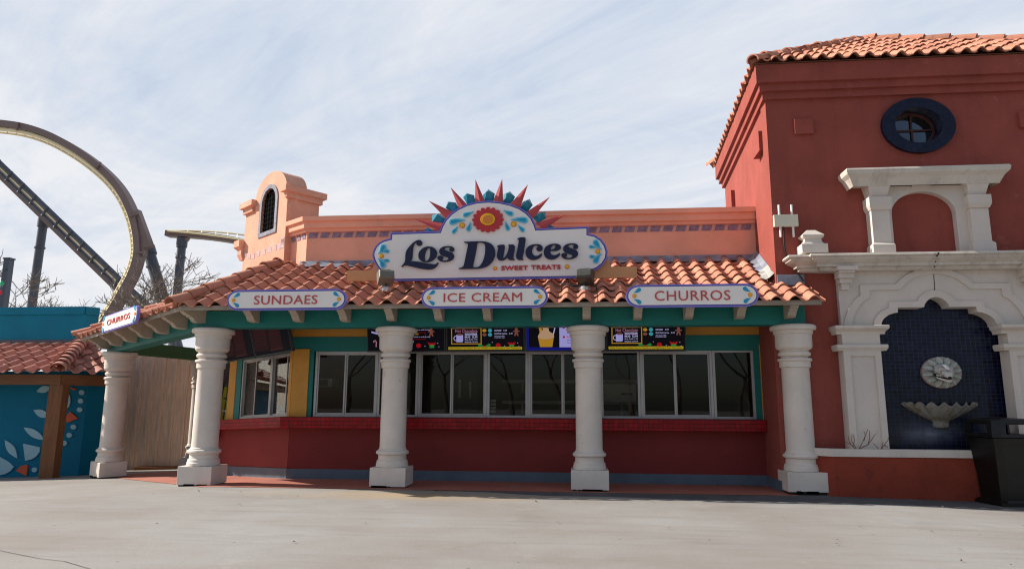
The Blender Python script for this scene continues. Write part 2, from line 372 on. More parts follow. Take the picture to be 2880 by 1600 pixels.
def text_loops(body, x0, x1, z0, z1, bold=0.0, th=.01, y=0.0, mb=None, flip=False):
    cu = bpy.data.curves.new('lettering', 'FONT'); cu.body = body; cu.size = 1; cu.extrude = .01; cu.offset = bold; cu.resolution_u = 3
    cu.space_character = 1.06
    o = bpy.data.objects.new('lettering', cu); me = bpy.data.meshes.new_from_object(o); bpy.data.objects.remove(o); bpy.data.curves.remove(cu)
    xs = [v.co.x for v in me.vertices]; ys = [v.co.y for v in me.vertices]; zs = [v.co.z for v in me.vertices]
    if not xs: return mb
    a, b, c, d = min(xs), max(xs), min(ys), max(ys); zz = max(zs)-min(zs)
    vs = []
    for v in me.vertices:
        u = (v.co.x-a)/(b-a); w = (v.co.y-c)/(d-c)
        vs.append((x0+(x1-x0)*u, y+th*(.5-(v.co.z-min(zs))/zz)+th/2, z0+(z1-z0)*w))
    mb.add(vs, [tuple(p.vertices) for p in me.polygons]); bpy.data.meshes.remove(me); return mb

def tag(o, label=None, cat=None, group=None, kind=None):
    if label: o['label'] = label
    if cat: o['category'] = cat
    if group: o['group'] = group
    if kind: o['kind'] = kind
    return o
def thing(name, loc, label, cat, group=None):
    o = bpy.data.objects.new(name, None); o.location = loc; o.empty_display_size = .2; COL.objects.link(o); return tag(o, label, cat, group)

# ------------------------------------------------------------------ wing frame (left-front side of the kiosk)
K0 = Vector((-5.061, 11.864, 0)); WD = Vector((-.8, .6, 0)); WN = Vector((-.6, -.8, 0)); SH = .043
def W(v): return K0 + WD*v[0] + WN*(-v[1]) + Vector((0, 0, v[2]-SH*v[0]))   # local: x along the wing to the left, y depth behind its wall, z up
def st(p): d = Vector((p[0], p[1], 0))-K0; return d.dot(WD), -d.dot(WN)
def PW(k, x, y, t):                                                          # measured pixel on the wing plane at local depth t
    p = onplane(k, x, y, K0-WN*t, WN); s = (Vector((p.x, p.y, 0))-K0).dot(WD); return s, p.z+SH*s

# ------------------------------------------------------------------ ground
gm = MB()
xs = [-400, -120, -50, -30, -22]+[-18+.6*i for i in range(50)]+[14, 22, 40, 120, 400]
ys = [-120, -50, -20, -8, -3]+[0+.6*i for i in range(38)]+[25, 30, 45, 80, 200, 900]
gm.add([(x, y, gz(x, y)) for y in ys for x in xs], [(j*len(xs)+i, j*len(xs)+i+1, (j+1)*len(xs)+i+1, (j+1)*len(xs)+i) for j in range(len(ys)-1) for i in range(len(xs)-1)])
tag(gm.build('ground', 'ground'), kind='structure')
pf = MB()
def sheet(mb, poly, dz, res=.7):
    cx = sum(p[0] for p in poly)/len(poly); cy = sum(p[1] for p in poly)/len(poly)
    n = len(poly); dense = []
    for i in range(n):
        a, b = Vector(poly[i]), Vector(poly[(i+1) % n]); k = max(1, int((b-a).length/res))
        dense += [tuple(a+(b-a)*j/k) for j in range(k)]
    rings = []
    for q in range(6):
        f = 1-q/5.5
        rings.append([(cx+(x-cx)*f, cy+(y-cy)*f, gz(cx+(x-cx)*f, cy+(y-cy)*f)+dz) for x, y in dense])
    mb.loft(rings, cap=False); k = len(dense); o = len(mb.v)-k; mb.f.append(tuple(range(o, o+k)))
sheet(pf, [(-5.9, 10.52), (3.15, 10.60), (3.15, 11.9), (-5.0, 11.9), (-7.6, 13.9), (-9.0, 15.6), (-10.3, 14.2)], .006)
tag(pf.build('porch_floor', 'porch'), kind='structure')
ap = MB(); ns = 24  # building's shade along the facade put into a dark strip of ground
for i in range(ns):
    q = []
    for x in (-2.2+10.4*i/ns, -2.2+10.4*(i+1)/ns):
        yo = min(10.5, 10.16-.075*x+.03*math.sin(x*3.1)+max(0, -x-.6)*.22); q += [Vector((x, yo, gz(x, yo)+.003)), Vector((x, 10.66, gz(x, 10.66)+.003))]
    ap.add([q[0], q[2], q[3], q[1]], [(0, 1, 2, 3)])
M['shade_strip'] = paint('painted_ground_shade', (.085, .083, .085), .9, .25, 2.5, .4, 60)
tag(ap.build('ground_shade_strip', 'shade_strip'), kind='structure')
cr = MB()
pts = [(-60, 1536), (30, 1556), (110, 1570), (180, 1580), (240, 1596), (330, 1622)]
L1 = [G('z', x, y+rnd.uniform(-2, 2)) for x, y in pts]
for a, b in zip(L1, L1[1:]):
    d = (b-a).normalized(); nn = Vector((-d.y, d.x, 0))*.0028
    cr.add([a+nn+Vector((0,0,.004)), a-nn+Vector((0,0,.004)), b-nn+Vector((0,0,.004)), b+nn+Vector((0,0,.004))], [(0, 1, 2, 3)])
tag(cr.build('pavement_crack', 'crack'), kind='structure')

lt = MB(); r = random.Random(9)
for i in range(150):
    if i < 60: x, y = r.gauss(2.75, .22), 11.72-abs(r.gauss(0, .10))
    elif i < 100: x, y = r.uniform(-6, 6), r.uniform(9.4, 10.7)
    else: x, y = r.uniform(-7, 7), r.uniform(3.5, 10)
    k = r.uniform(.010, .026); a = r.uniform(0, 6.28); u, v = Vector((math.cos(a), math.sin(a), r.uniform(-.3, .3)))*k, Vector((-math.sin(a), math.cos(a), r.uniform(-.3, .3)))*k*.5
    c = Vector((x, y, gz(x, y)+.014)); lt.add([c-u, c+v, c+u+Vector((0, 0, .008)), c-v], [(0, 1, 2, 3)])
M['litter'] = paint('dry_leaf_litter', (.12, .085, .055), .9, .4, 8, 0)
tag(lt.build('leaf_litter', 'litter'), 'small dry leaves scattered over the plaza and porch corner', 'leaf litter', kind='stuff')

# ------------------------------------------------------------------ roof tile field
def tile_field(mb, O, U, V, Nn, umin, umax, vlen, ulo, uhi, pitch=.28, course=.29, amp=.07, seed=1):
    """O eave start, U along eave, V up the slope, Nn normal. ulo(v)/uhi(v): limits along the eave at distance v up the slope."""
    r = random.Random(seed); nc = int(math.ceil(vlen/course)); K = 9
    def prof(f):
        return amp*math.sin(math.pi*f/.62)**.9 if f < .62 else -amp*.22*math.sin(math.pi*(f-.62)/.38)
    for j in range(nc):
        v0, v1 = j*course-.03, min((j+1)*course+.02, vlen)
        a, b = max(umin, ulo((v0+v1)/2)), min(umax, uhi((v0+v1)/2))
        i0, i1 = int(math.floor((a-umin)/pitch)), int(math.ceil((b-umin)/pitch))
        for i in range(i0, i1):
            jl = r.uniform(-.009, .013); jv = r.uniform(-.012, .016); ti = (i*1.37+seed*11.3, j*2.11, seed*3.7)
            sk = r.uniform(-.011, .011)
            ua = umin+i*pitch
            top, topb, lo = [], [], []
            for q in range(K+1):
                f = q/K; u = ua+f*pitch
                if u < a-.06 or u > b+.06: u = min(max(u, a-.06), b+.06)
                h = prof(min(f, 1))
                top.append(O+U*(u+sk)+V*(v0+jv)+Nn*(h+.034+jl)); topb.append(O+U*u+V*v1+Nn*(h+.002))
                lo.append(O+U*(u+sk)+V*(v0+jv)+Nn*(h+.034+jl-.02))
            mb.add(top+topb, [(q, q+1, q+K+2, q+K+1) for q in range(K)], ti, True)
            mb.add(lo+top, [(q, q+1, q+K+2, q+K+1) for q in range(K)], ti)
            mid = [p+V*.16-Nn*.012 for p in lo]
            mb.add(lo+mid, [(q, q+1, q+K+2, q+K+1) for q in range(K)], ti)
def hip_caps(mb, a, b, r=.10, seed=3, step=.36, ri=0.012):
    a, b = Vector(a), Vector(b); d = b-a; L = d.length; d.normalize(); side = d.cross(Vector((0, 0, 1))).normalized(); up = side.cross(d).normalized()
    k = int(L/step)+1; q = random.Random(seed)
    for i in range(k):
        s0, s1 = i*step-.05, min((i+1)*step, L); R0, R1 = r*1.08, r*.92; ti = (i*1.7+seed, 5.5, seed*2.2); lift = .03+q.uniform(-ri, ri)
        def arc(s, R, l): return [a+d*s+side*(R*math.cos(t))+up*(R*.85*math.sin(t)+l) for t in [math.pi*(-.08+1.16*n/10) for n in range(11)]]
        A0, A1 = arc(s0, R0, lift), arc(s1, R1, 0); A2 = arc(s0, R0-.02, lift-.005)
        mb.loft([A0, A1], cap=False, closed=False, smooth=True, tile=ti); mb.loft([A0, A2], cap=False, closed=False, tile=ti)
    return mb

# ================================================================== KIOSK
kiosk = thing('snack_kiosk', (-1, 11.5, 0), 'salmon and red corner snack kiosk with white columns and tiled porch roof', 'building')
YW = 11.85
EZ, SL = 2.81, .512                       # eave height, roof rise per metre
E0 = Vector((-6.40, 10.35, EZ))
sth = math.atan(SL); ct, sn = math.cos(sth), math.sin(sth)
TY = 12.4                                 # parapet plane
# columns ----------------------------------------------------------
colprof = [(150,150),(158,156),(162,166),(162,176),(156,188),(140,192),(138,196),(138,218),(129,222),(128,300),(127,316),(118,330),(100,340),(98,346),(104,349),(112,356),(114,367),(110,379),(100,384),(94,387),(94,394),(114,398),(120,404),(120,416),(112,421),(108,425),(108,464),(98,469),(96,476),(97,700),(98,1060),(99,1075),(106,1082),(106,1089),(112,1091),(121,1097),(124,1107),(121,1117),(112,1122),(105,1125),(106,1160),(115,1166),(117,1185),(121,1190),(121,1212)]
def make_column(i, cx, cy, zb, ztop=2.51, wide=1.0, ang=0, n=40):
    root = MB(); k = (ztop-zb)/(1362-150)
    prof = [(hw*.0021*wide, zb+(1362-y)*k) for hw, y in reversed(colprof)]
    root.lathe(cx, cy, prof, n)
    c = root.build('column', 'cream', kiosk)
    pl = MB(); zt = zb+(1362-1213)*k
    h = .285*wide; hy = .255*wide
    ring = lambda hx, h2, z: [(cx+(x*math.cos(ang)-y*math.sin(ang)), cy+(x*math.sin(ang)+y*math.cos(ang)), z) for x, y in ((-hx,-h2),(hx,-h2),(hx,h2),(-hx,h2))]
    pl.loft([ring(h, hy, zb+.022), ring(h, hy, zt-.002)])
    gp_ = MB(); gp_.loft([ring(h-.022, hy-.022, zb-.25), ring(h-.022, hy-.022, zb+.021)]); r_g = random.Random(i)
    for sx_g in range(9):
        gx = -h+.02+r_g.random()*(2*h-.2); gp_w = r_g.uniform(.03, .16)
        for sg in (-1, 1): gp_.loft([[(cx+(x*math.cos(ang)-y*math.sin(ang)), cy+(x*math.sin(ang)+y*math.cos(ang)), z) for x, y in ((gx, sg*hy*.9), (gx+gp_w, sg*hy*.9), (gx+gp_w, sg*(hy+.0015)), (gx, sg*(hy+.0015)))] for z in (zb, zb+r_g.uniform(.026, .040))])
    gp_.build('footing', 'crack', c); pl.build('plinth', 'cream', c, bevel=.008)
    return c
for i, (cx, cy) in enumerate([(-6.10, 10.95), (-2.955, 10.95), (.165, 10.95), (3.335, 10.95)]):
    make_column(i, cx, cy, gz(cx, cy)+(.02 if i == 3 else 0))
s0 = 4.36; c0 = Vector((-6.10, 10.95, 0))+WD*s0
make_column(4, c0.x, c0.y, -.215, 2.51-SH*s0-.005, 1.0, rad(-37))
c0b = Vector((-9.02, 15.75, 0)); make_column(5, c0b.x, c0b.y, gz(c0b.x, c0b.y)-.02, 2.30, .78)
# beams -------------------------------------------------------------
MB().box(-6.33, 3.49, 10.80, 11.08, 2.513, 2.80).build('porch_beam', 'teal', kiosk, bevel=.006)
wb = MB(W); sb, tb = st((-6.10, 10.95))
wb.box(sb+.16, sb+4.75, tb-.14, tb+.14, 2.515+SH*sb*0, 2.80)
wb.build('porch_beam', 'teal', kiosk, bevel=.006)
d = (c0b-c0).normalized(); nn = Vector((-d.y, d.x, 0))*.13; gb = MB()
za, zb_ = 2.30, 2.275
gb.loft([[c0+nn+Vector((0,0,za)), c0-nn+Vector((0,0,za)), c0-nn+Vector((0,0,za+.27)), c0+nn+Vector((0,0,za+.27))],
         [c0b+d*.4+nn+Vector((0,0,zb_)), c0b+d*.4-nn+Vector((0,0,zb_)), c0b+d*.4-nn+Vector((0,0,zb_+.27)), c0b+d*.4+nn+Vector((0,0,zb_+.27))]])
gb.build('porch_beam', 'green', kiosk)
MB().box(-6.2, 3.3, 10.92, 10.97, 2.802, 2.98).build('frieze_board', 'yellow', kiosk)
# walls ---------------------------------------------------------------
wl = MB()
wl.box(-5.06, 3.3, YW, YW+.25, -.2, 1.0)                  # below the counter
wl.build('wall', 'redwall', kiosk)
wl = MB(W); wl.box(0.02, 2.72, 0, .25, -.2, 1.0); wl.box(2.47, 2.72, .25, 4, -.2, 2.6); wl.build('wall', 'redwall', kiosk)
zt = XZ('h', 940, 442, YW)[1]; zy = XZ('h', 940, 352, YW)[1]
MB().box(-5.1, 3.22, YW, YW+.2, 2.20, zy).build('lintel_board', 'tealw', kiosk)
MB().box(-5.1, 3.22, YW+.012, YW+.2, zy, 3.45).build('upper_wall', 'yellow', kiosk)
MB(W).box(0.0, 2.72, 0, .2, 2.20, 2.47).build('lintel_board', 'tealw', kiosk)
MB(W).box(0.0, 2.72, .012, .2, 2.47, 3.45).build('upper_wall', 'yellow', kiosk)
xl = XZ('z', 877, 1080, YW)[0]; xt = XZ('z', 867.5, 1080, YW)[0]
MB().box(-5.062, xt, YW-.03, YW+.2, 1.0, 2.24).build('corner_post', 'yellow', kiosk)
MB(W).box(.0, .09, -.03, .2, 1.0, 2.24).build('corner_post', 'yellow', kiosk)
MB().box(xt, xl+.02, YW-.012, YW+.2, 1.0, 2.21).build('window_casing', 'teal', kiosk)
xr0 = XZ('z', 2126, 1080, YW)[0]; xr1 = XZ('z', 2140, 1080, YW)[0]; xr2 = XZ('z', 2154, 1080, YW)[0]
MB().box(xr0-.02, xr1, YW-.012, YW+.2, 1.0, 2.21).build('window_casing', 'teal', kiosk)
MB().box(xr1, xr2+.06, YW-.02, YW+.2, 1.0, 2.3).build('corner_post', 'yellow', kiosk)
s1 = PW('h', 485, 700, 0)[0]; s2 = PW('h', 516, 700, 0)[0]; s3 = PW('h', 866, 700, 0)[0]; s4 = PW('h', 440, 700, 0)[0]
MB(W).box(s2-.02, s1, -.012, .2, 1.0, 2.21).build('window_casing', 'teal', kiosk)
MB(W).box(s1, max(s4, s1+.15), -.02, .2, .9, 2.3).build('corner_post', 'yellow', kiosk)
# kick base
MB().box(-5.07, 3.06, YW-.022, YW, -.2, .165).build('base_board', 'kick', kiosk, bevel=.004)
kb = MB(W); kb.box(-.01, 2.74, -.022, 0, -.2, .165); kb.build('base_board', 'kick', kiosk, bevel=.004)
# counter
MB().box(-5.16, 3.12, YW-.21, YW+.12, .868, 1.056).build('counter', 'redtile', kiosk, bevel=.006)
MB(W).box(-.10, 2.86, -.205, .12, .868, 1.056).build('counter', 'redtile', kiosk, bevel=.006)
MB(W).box(2.66, 2.86, -.2, .5, .70, .866).build('counter_return', 'redtile', kiosk)
# windows -------------------------------------------------------------
def window(xf, x0, x1, z0, z1, y, mull=None, jamb=.035, label=None):
    f = MB(xf)
    f.box(x0, x0+jamb, y-.03, y+.05, z0, z1); f.box(x1-jamb, x1, y-.03, y+.05, z0, z1)
    f.box(x0+jamb, x1-jamb, y-.03, y+.05, z0, z0+.04); f.box(x0+jamb, x1-jamb, y-.03, y+.05, z1-.035, z1)
    o = f.build('window', 'alu', kiosk, bevel=.003)
    cuts = [x0+jamb]+(mull or [])+[x1-jamb]
    for k in range(len(cuts)-1):
        a, b = cuts[k], cuts[k+1]; yy = y+(.0 if k % 2 == 0 else .022)
        if mull:
            s = MB(xf); w = .026
            for q in ((a, a+w, z0+.04, z1-.035), (b-w, b, z0+.04, z1-.035)): s.box(q[0], q[1], yy-.012, yy+.008, q[2], q[3])
            s.box(a+w, b-w, yy-.012, yy+.008, z0+.04, z0+.065); s.box(a+w, b-w, yy-.012, yy+.008, z1-.06, z1-.035)
            s.build('sash', 'alu', o)
            a, b = a+w, b-w
        g = MB(xf); zl, zh = (z0+.065, z1-.06) if mull else (z0+.04, z1-.035)
        g.box(a+.0005, b-.0005, yy-.003, yy+.003, zl+.0005, zh-.0005); g.build('pane', 'glass', o)
    return o
posts = [884, 1062, 1176, 1370, 1485, 1689, 1801, 2006, 2123]
px = [XZ('z', x, 1080, YW)[0] for x in posts]
mul = {0: 970, 2: 1270, 4: 1583, 6: 1900}
for i in range(8):
    ml = [XZ('z', mul[i], 1080, YW)[0]] if i in mul else None
    window(IDENT, px[i]+.002, px[i+1]-.002, 1.058, 2.197, YW+.03, ml, .042)
ws = [PW('h', x, 700, 0)[0] for x in (862, 812, 715, 605, 522)]
for i in range(2):
    a, b, c = (ws[0], ws[1], ws[2]) if i == 0 else (ws[2], ws[3], ws[4])
    window(W, a+.002, c-.002, 1.058, 2.197, .03, [b], .035)
# interior
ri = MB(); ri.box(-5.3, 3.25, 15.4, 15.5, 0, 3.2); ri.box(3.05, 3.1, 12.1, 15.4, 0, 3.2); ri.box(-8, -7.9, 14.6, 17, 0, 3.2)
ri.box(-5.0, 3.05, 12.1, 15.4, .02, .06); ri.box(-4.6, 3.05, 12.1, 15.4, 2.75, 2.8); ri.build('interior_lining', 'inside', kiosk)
# soffit / ceiling under the roof
def rz(y): return EZ+SL*(y-10.35)
so = MB(); so.add([(-6.33, 10.37, EZ-.05), (3.5, 10.37, EZ-.05), (3.5, TY, rz(TY)-.09), (-5.7, TY, rz(TY)-.09)], [(0, 1, 2, 3)]); so.build('soffit', 'ceil', kiosk)
# roof tiles, front field
hipd = Vector((1/3, 1, 0))
rf = MB()
tile_field(rf, Vector((-6.4, 10.35, EZ)), Vector((1, 0, 0)), Vector((0, ct, sn)), Vector((0, -sn, ct)), 0, 9.98, (TY-10.33)/ct,
           lambda v: v*ct/3-.02, lambda v: 9.98, seed=1)
roof = rf.build('roof', 'roof', kiosk)
# wing field and the third side
Ue = WD.copy(); Vh = Vector((.6, .8, 0)); Ew = E0
def shz(p): d = p-E0; return p-Vector((0, 0, SH*max(0, (Vector((d.x, d.y, 0))).dot(WD))))
WL = 4.97
rw = MB(); tile_field(rw, E0.copy(), WD.copy(), Vector((.6*ct, .8*ct, sn)), Vector((-.6*sn, -.8*sn, ct)), 0, WL, 2.3/ct,
                     lambda v: v*ct*(-.3333*.8+.6)*1.0-.02, lambda v: WL-v*ct*.33, seed=2)
rw.v = [shz(v) for v in rw.v]; rw.build('roof', 'roof', kiosk)
Lc = E0+WD*WL; D3 = Vector((-.28, .96, 0)); V3 = Vector((.96, .28, 0))
r3 = MB(); tile_field(r3, Lc.copy(), D3, Vector((V3.x*ct, V3.y*ct, sn)), Vector((-V3.x*sn, -V3.y*sn, ct)), 0, 2.3, 2.3/ct, lambda v: v*ct*.33, lambda v: 2.3, seed=3)
r3.v = [v-Vector((0, 0, SH*WL)) for v in r3.v]; r3.build('roof', 'roof', kiosk)
hc = MB(); hc2 = MB()
hip_caps(hc, E0+Vector((-.05, -.08, .05)), E0+hipd*2.1+Vector((0, 0, SL*2.1+.06)), .115, 4)
h2 = Vector((.867, .6, 0)); La = Lc-Vector((0, 0, SH*WL))
hip_caps(hc2, La+Vector((-.05, -.03, .05)), La+h2*2.25+Vector((0, 0, SL*2.25+.05)), .10, 5)
hc.build('hip_tiles', 'roof', kiosk); hc2.build('hip_tiles', 'roof', kiosk)
# wing soffit
sw = MB(); e1 = E0+Vector((.03, .05, -.05)); e2 = Lc+Vector((.1, -.03, -.05-SH*WL))
sw.add([e1, e2, e2+h2*2.2+Vector((0, 0, SL*2.2-.05)), e1+hipd*2.1+Vector((0, 0, SL*2.1-.05))], [(0, 1, 2, 3)])
e3 = e2+D3*2.3; sw.add([e2, e3, e3+V3*2.2+Vector((0,0,SL*2.2)), e2+h2*2.2+Vector((0, 0, SL*2.2))], [(0, 1, 2, 3)])
sw.build('soffit', 'ceil', kiosk)
# fascia
fb = MB(); fb.box(E0.x+.04, 3.60, 10.36, 10.40, EZ-.055, EZ+.015); fb.build('fascia', 'fascia', kiosk)
fw = MB(); a = E0+Vector((.05, .01, 0)); b = Lc+Vector((.06, -.02, -SH*WL)); off = Vector((.6, .8, 0))*.03
fw.loft([[p+Vector((0, 0, -.055)), p+off+Vector((0, 0, -.055)), p+off+Vector((0, 0, .015)), p+Vector((0, 0, .015))] for p in (a, b)]); fw.build('fascia', 'fascia', kiosk)
# carved rafter tails
tailp = [(-.02, .16), (-.02, -.185), (.10, -.185), (.16, -.178), (.205, -.155), (.225, -.125), (.24, -.115), (.25, -.095), (.285, -.09), (.295, -.07), (.34, -.055), (.375, -.03), (.395, -.008), (.40, -.002), (.40, .0)]
for x in (575, 701, 829, 963, 1095, 1231, 1369, 1508, 1650, 1795, 1940, 2086, 2230):
    cx = XZ('z', x, 885, 10.55)[0]
    if x == 575: continue
    t = MB(); t.prism([(10.80-d_, EZ-.03+z_) for d_, z_ in tailp], cx-.062, cx+.062, 'x'); t.build('rafter_tail', 'corbel', kiosk, bevel=.004)
sE, tE = st(E0)
for k, sx in enumerate((.16, .93, 1.70, 2.47, 3.24, 4.01, 4.72)):
    t = MB(W); t.prism([(tb-.14-d_*1.02, EZ-.03+z_+SH*sE) for d_, z_ in tailp], sE+sx-.07, sE+sx+.07, 'x'); t.build('rafter_tail', 'corbel', kiosk, bevel=.004)
# parapet ---------------------------------------------------------------
PX0 = -5.175; PX1 = 3.24
pz0 = 3.70; pzt = XZ('e', 1518, 83, TY)[1]-.02; pzc = XZ('e', 1520, 246, TY)[1]; pzb = XZ('e', 1520, 309, TY)[1]
pw = MB(); pw.box(PX0, PX1, TY, TY+.35, 3.2, pzt-.03); pw.build('parapet', 'salmonp', kiosk)
fdir = Vector((-.8, .6, 0)); fn = Vector((.6, .8, 0)); F0 = Vector((PX0, TY, 0)); FL = .60
def facet(v): return F0+fdir*v[0]+fn*v[1]+Vector((0, 0, v[2]))
pw2 = MB(facet); pw2.box(0, FL, 0, .35, 3.2, pzt-.03); pw2.build('parapet', 'salmonp', kiosk)
# cornice along the parapet turning the corner
hcn = pzt-pzc
cp = [(0, pzc-.01), (.05, pzc), (.055, pzc+.18*hcn), (.095, pzc+.22*hcn), (.10, pzc+.30*hcn), (.10, pzc+.62*hcn), (.145, pzc+.68*hcn), (.15, pzc+.98*hcn), (.13, pzt), (-.36, pzt+.005)]
pc = MB(); rings = []
for dd, z in cp:
    bis = (Vector((0, -1, 0))+(-fn)); bis /= (1+Vector((0, -1, 0)).dot(-fn)); c1 = F0+bis*dd
    rings.append([Vector((PX1+.0, TY-dd, z)), Vector((c1.x, c1.y, z)), F0+fdir*FL-fn*dd+Vector((0, 0, z))])
pc.loft(rings, cap=False, closed=False)
pc.add([rings[i][2] for i in range(len(cp))], [tuple(range(len(cp)))]); pc.add([rings[i][0] for i in range(len(cp))], [tuple(range(len(cp)))])
pc.build('parapet_cornice', 'salmonp', kiosk)
pp = MB(); pp.box(PX0+.02, PX1-.01, TY-.004, TY, pzb, pzc-.005); pp.build('stripe_band', 'stripep', kiosk)
sp_ = MB(); x = PX0+.03
while x < PX1-.2:
    sp_.add([(x, TY-.008, pzb), (x+.172, TY-.008, pzb), (x+.205, TY-.008, pzc-.005), (x+.033, TY-.008, pzc-.005)], [(0, 1, 2, 3)]); x += .232
sp_.build('stripe_band', 'stripe', kiosk)
sp2 = MB(facet)
for x in (.03, .22, .41): sp2.add([(x, -.008, pzb), (x+.13, -.008, pzb), (x+.16, -.008, pzc), (x+.03, -.008, pzc)], [(0, 1, 2, 3)])
sp2.build('stripe_band', 'stripe', kiosk)
# flashing at the foot of the parapet
zf = XZ('e', 800, 640, TY)[1]; zf1 = XZ('e', 800, 578, TY)[1]
fl = MB(); n = 60
for i in range(n):
    a, b = PX0-.1+(PX1-.05-PX0+.1)*i/n, PX0-.1+(PX1-.05-PX0+.1)*(i+1)/n
    w0, w1 = (.02*math.sin(i*1.9)+.015*math.sin(i*.7)), (.02*math.sin((i+1)*1.9)+.015*math.sin((i+1)*.7))
    fl.add([(a, TY-.02, zf1+.02), (b, TY-.02, zf1+.02), (b, TY-.05, zf1-.03), (a, TY-.05, zf1-.03), (b, TY-.16, zf-.01+w1*.5), (a, TY-.16, zf-.01+w0*.5)], [(0, 1, 2, 3), (3, 2, 4, 5)])
fl.build('flashing', 'flash', kiosk)
# tower side flashing with sealant
SD = Vector((.066, 1, 0)); T0 = Vector((3.139, 10.95, 0))
def tside(y): return T0.x+.066*(y-T0.y)
fs = MB(); ca = MB()
def sq_(i):
    y = 10.97+(TY-.1-10.97)*i/20
    return [Vector((tside(y)-.008, y, rz(y)+.20)), Vector((tside(y)-.08, y, rz(y)+.12+.015*math.sin(i*1.7))), Vector((tside(y)-.17-.03*math.sin(i*2.1)-.015*math.sin(i*5.3), y, rz(y)+.075))]
for (mb_, i0_, i1_) in ((ca, 1, 8), (fs, 8, 20)): mb_.loft([sq_(i) for i in range(i0_, i1_+1)], cap=False, closed=False)
fs.build('flashing', 'flash', kiosk); ca.build('sealant', 'caulk', kiosk)
MB().box(tside(10.95)+.01, 3.56, 10.925, 10.95, rz(10.95)+.03, rz(10.95)+.20).build('flashing', 'flash', kiosk)
# bell gable ---------------------------------------------------------------
GO = F0+fdir*(FL-.02)-fn*.14              # front right foot of the gable
SHG = 0
def gab(v): return GO+fdir*v[0]+fn*v[1]+Vector((0, 0, v[2]-SHG*v[0]))
def PG(k, x, y, t=0):
    p = onplane(k, x, y, GO+fn*t, fn); s_ = (Vector((p.x, p.y, 0))-GO).dot(fdir); return (s_, p.z+SHG*s_)
g_r = 0; g_l = PG('t', 125, 1000)[0]
zcr = PG('t', 990, 300); zcl = PG('t', 240, 630); SHG = (zcr[1]-zcl[1])/(zcl[0]-zcr[0])
zcr = PG('t', 990, 300)[1]; zcl = PG('t', 240, 630)[1]; zsh = (zcr+zcl)/2
ztop = PG('t', 690, 42)[1]
al = PG('t', 298, 640)[0]; ar = PG('t', 850, 320)[0]; ac = (al+ar)/2; rr = (al-ar)/2
zb2 = 3.5
w_r = PG('t', 657, 700)[0]; w_l = PG('t', 410, 900)[0]; wz0 = PG('t', 400, 1165)[1]; wz1 = PG('t', 600, 362)[1]
wc = (w_l+w_r)/2; wr = (w_l-w_r)/2
GD = .72; GA = .46
body = [(0, zb2), (g_l, zb2), (g_l, zsh)]
arc = [(ac+rr*math.cos(a), zsh+(ztop-zsh)*math.sin(a)) for a in [math.pi*i/24 for i in range(25)]]
body += arc + [(0, zsh)]
hole = [(wc-wr, wz0), (wc+wr, wz0)] + [(wc+wr*math.cos(a), wz1-wr*1.05+wr*1.05*math.sin(a)) for a in [math.pi*i/14 for i in range(15)]]
gmb = MB(gab); gmb.slab([body, hole], 0, GA); gmb.box(.0, g_l, GA-.002, GD, zb2, zsh-.002); gab_o = gmb.build('bell_gable', 'salmon', kiosk)
oh = inset(hole, -.085)
MB(gab).slab([oh, hole], -.02, .1).build('window_surround', 'greytile', gab_o)
MB(gab).box(wc-wr+.002, wc+wr-.002, .045, .06, wz0-.1, wz1+.05).build('window_shade_panel', 'void', gab_o)  # near-black panel stands in for the shade inside the opening
gr = MB(gab)
for i in range(1, 5): gr.box(wc-wr+2*wr*i/5-.005, wc-wr+2*wr*i/5+.005, .028, .040, wz0, wz1)
for i in range(1, 9): gr.box(wc-wr, wc+wr, .024, .0265, wz0+(wz1-wz0)*i/9-.006, wz0+(wz1-wz0)*i/9+.006)
gr.build('window_grille', 'void', gab_o)
capz = [(0, -.24), (.05, -.235), (.05, -.13), (.11, -.12), (.11, -.02), (.11, 0)]
def gcap(s0, s1, z):
    mb = MB(gab); rings = []
    for d_, dz in capz: rings.append([(s0-d_, -d_, z+dz), (s1+d_, -d_, z+dz), (s1+d_, GD+d_, z+dz), (s0-d_, GD+d_, z+dz)])
    mb.loft(rings); mb.build('gable_cap', 'salmon', gab_o)
gcap(0, ar-.06, zsh+.02); gcap(al+.06, g_l, zsh+.02)
for s_, zz_ in [PG('t', 890, 1230), PG('t', 830, 1290), PG('t', 780, 1360), PG('t', 720, 1390), PG('t', 640, 1405)] + [PG('c', x, y) for x, y in ((430, 815), (380, 835), (330, 850), (285, 870), (250, 875), (215, 850))]:
    s_ = min(max(s_, .08), g_l-.07)
    MB(gab).add([(s_-.07, -.004, zz_-.07), (s_+.06, -.004, zz_-.05), (s_+.07, -.004, zz_+.07), (s_-.06, -.004, zz_+.05)], [(0, 1, 2, 3)]).build('stripe_patch', 'stripeb', gab_o)
# left shoulder moulding of the gable
gl = MB(gab); z_l = PG('c', 190, 745)[1]
rings = [[(g_l-.02, -d_, z_l+dz), (g_l+.10+d_, -d_, z_l+dz), (g_l+.10+d_, .6, z_l+dz), (g_l-.02, .6, z_l+dz)] for d_, dz in ((0.02, -.42), (.06, -.30), (.06, -.2), (.12, -.14), (.12, -.02), (.12, 0))]
gl.loft(rings); gl.build('parapet_cornice', 'salmon', gab_o)
gw = MB(gab); gw.box(g_l-.01, g_l+.10, .25, .6, 3.0, z_l-.2); gw.build('parapet', 'salmon', gab_o)
# flat roof behind the parapet
MB().box(PX0+.2, 3.3, TY+.36, 17.5, 4.0, 4.1).build('flat_roof', 'flash', kiosk)
MB().box(-5.2, 3.3, 17.5, 17.7, -.2, 4.2).build('wall', 'salmonp', kiosk)

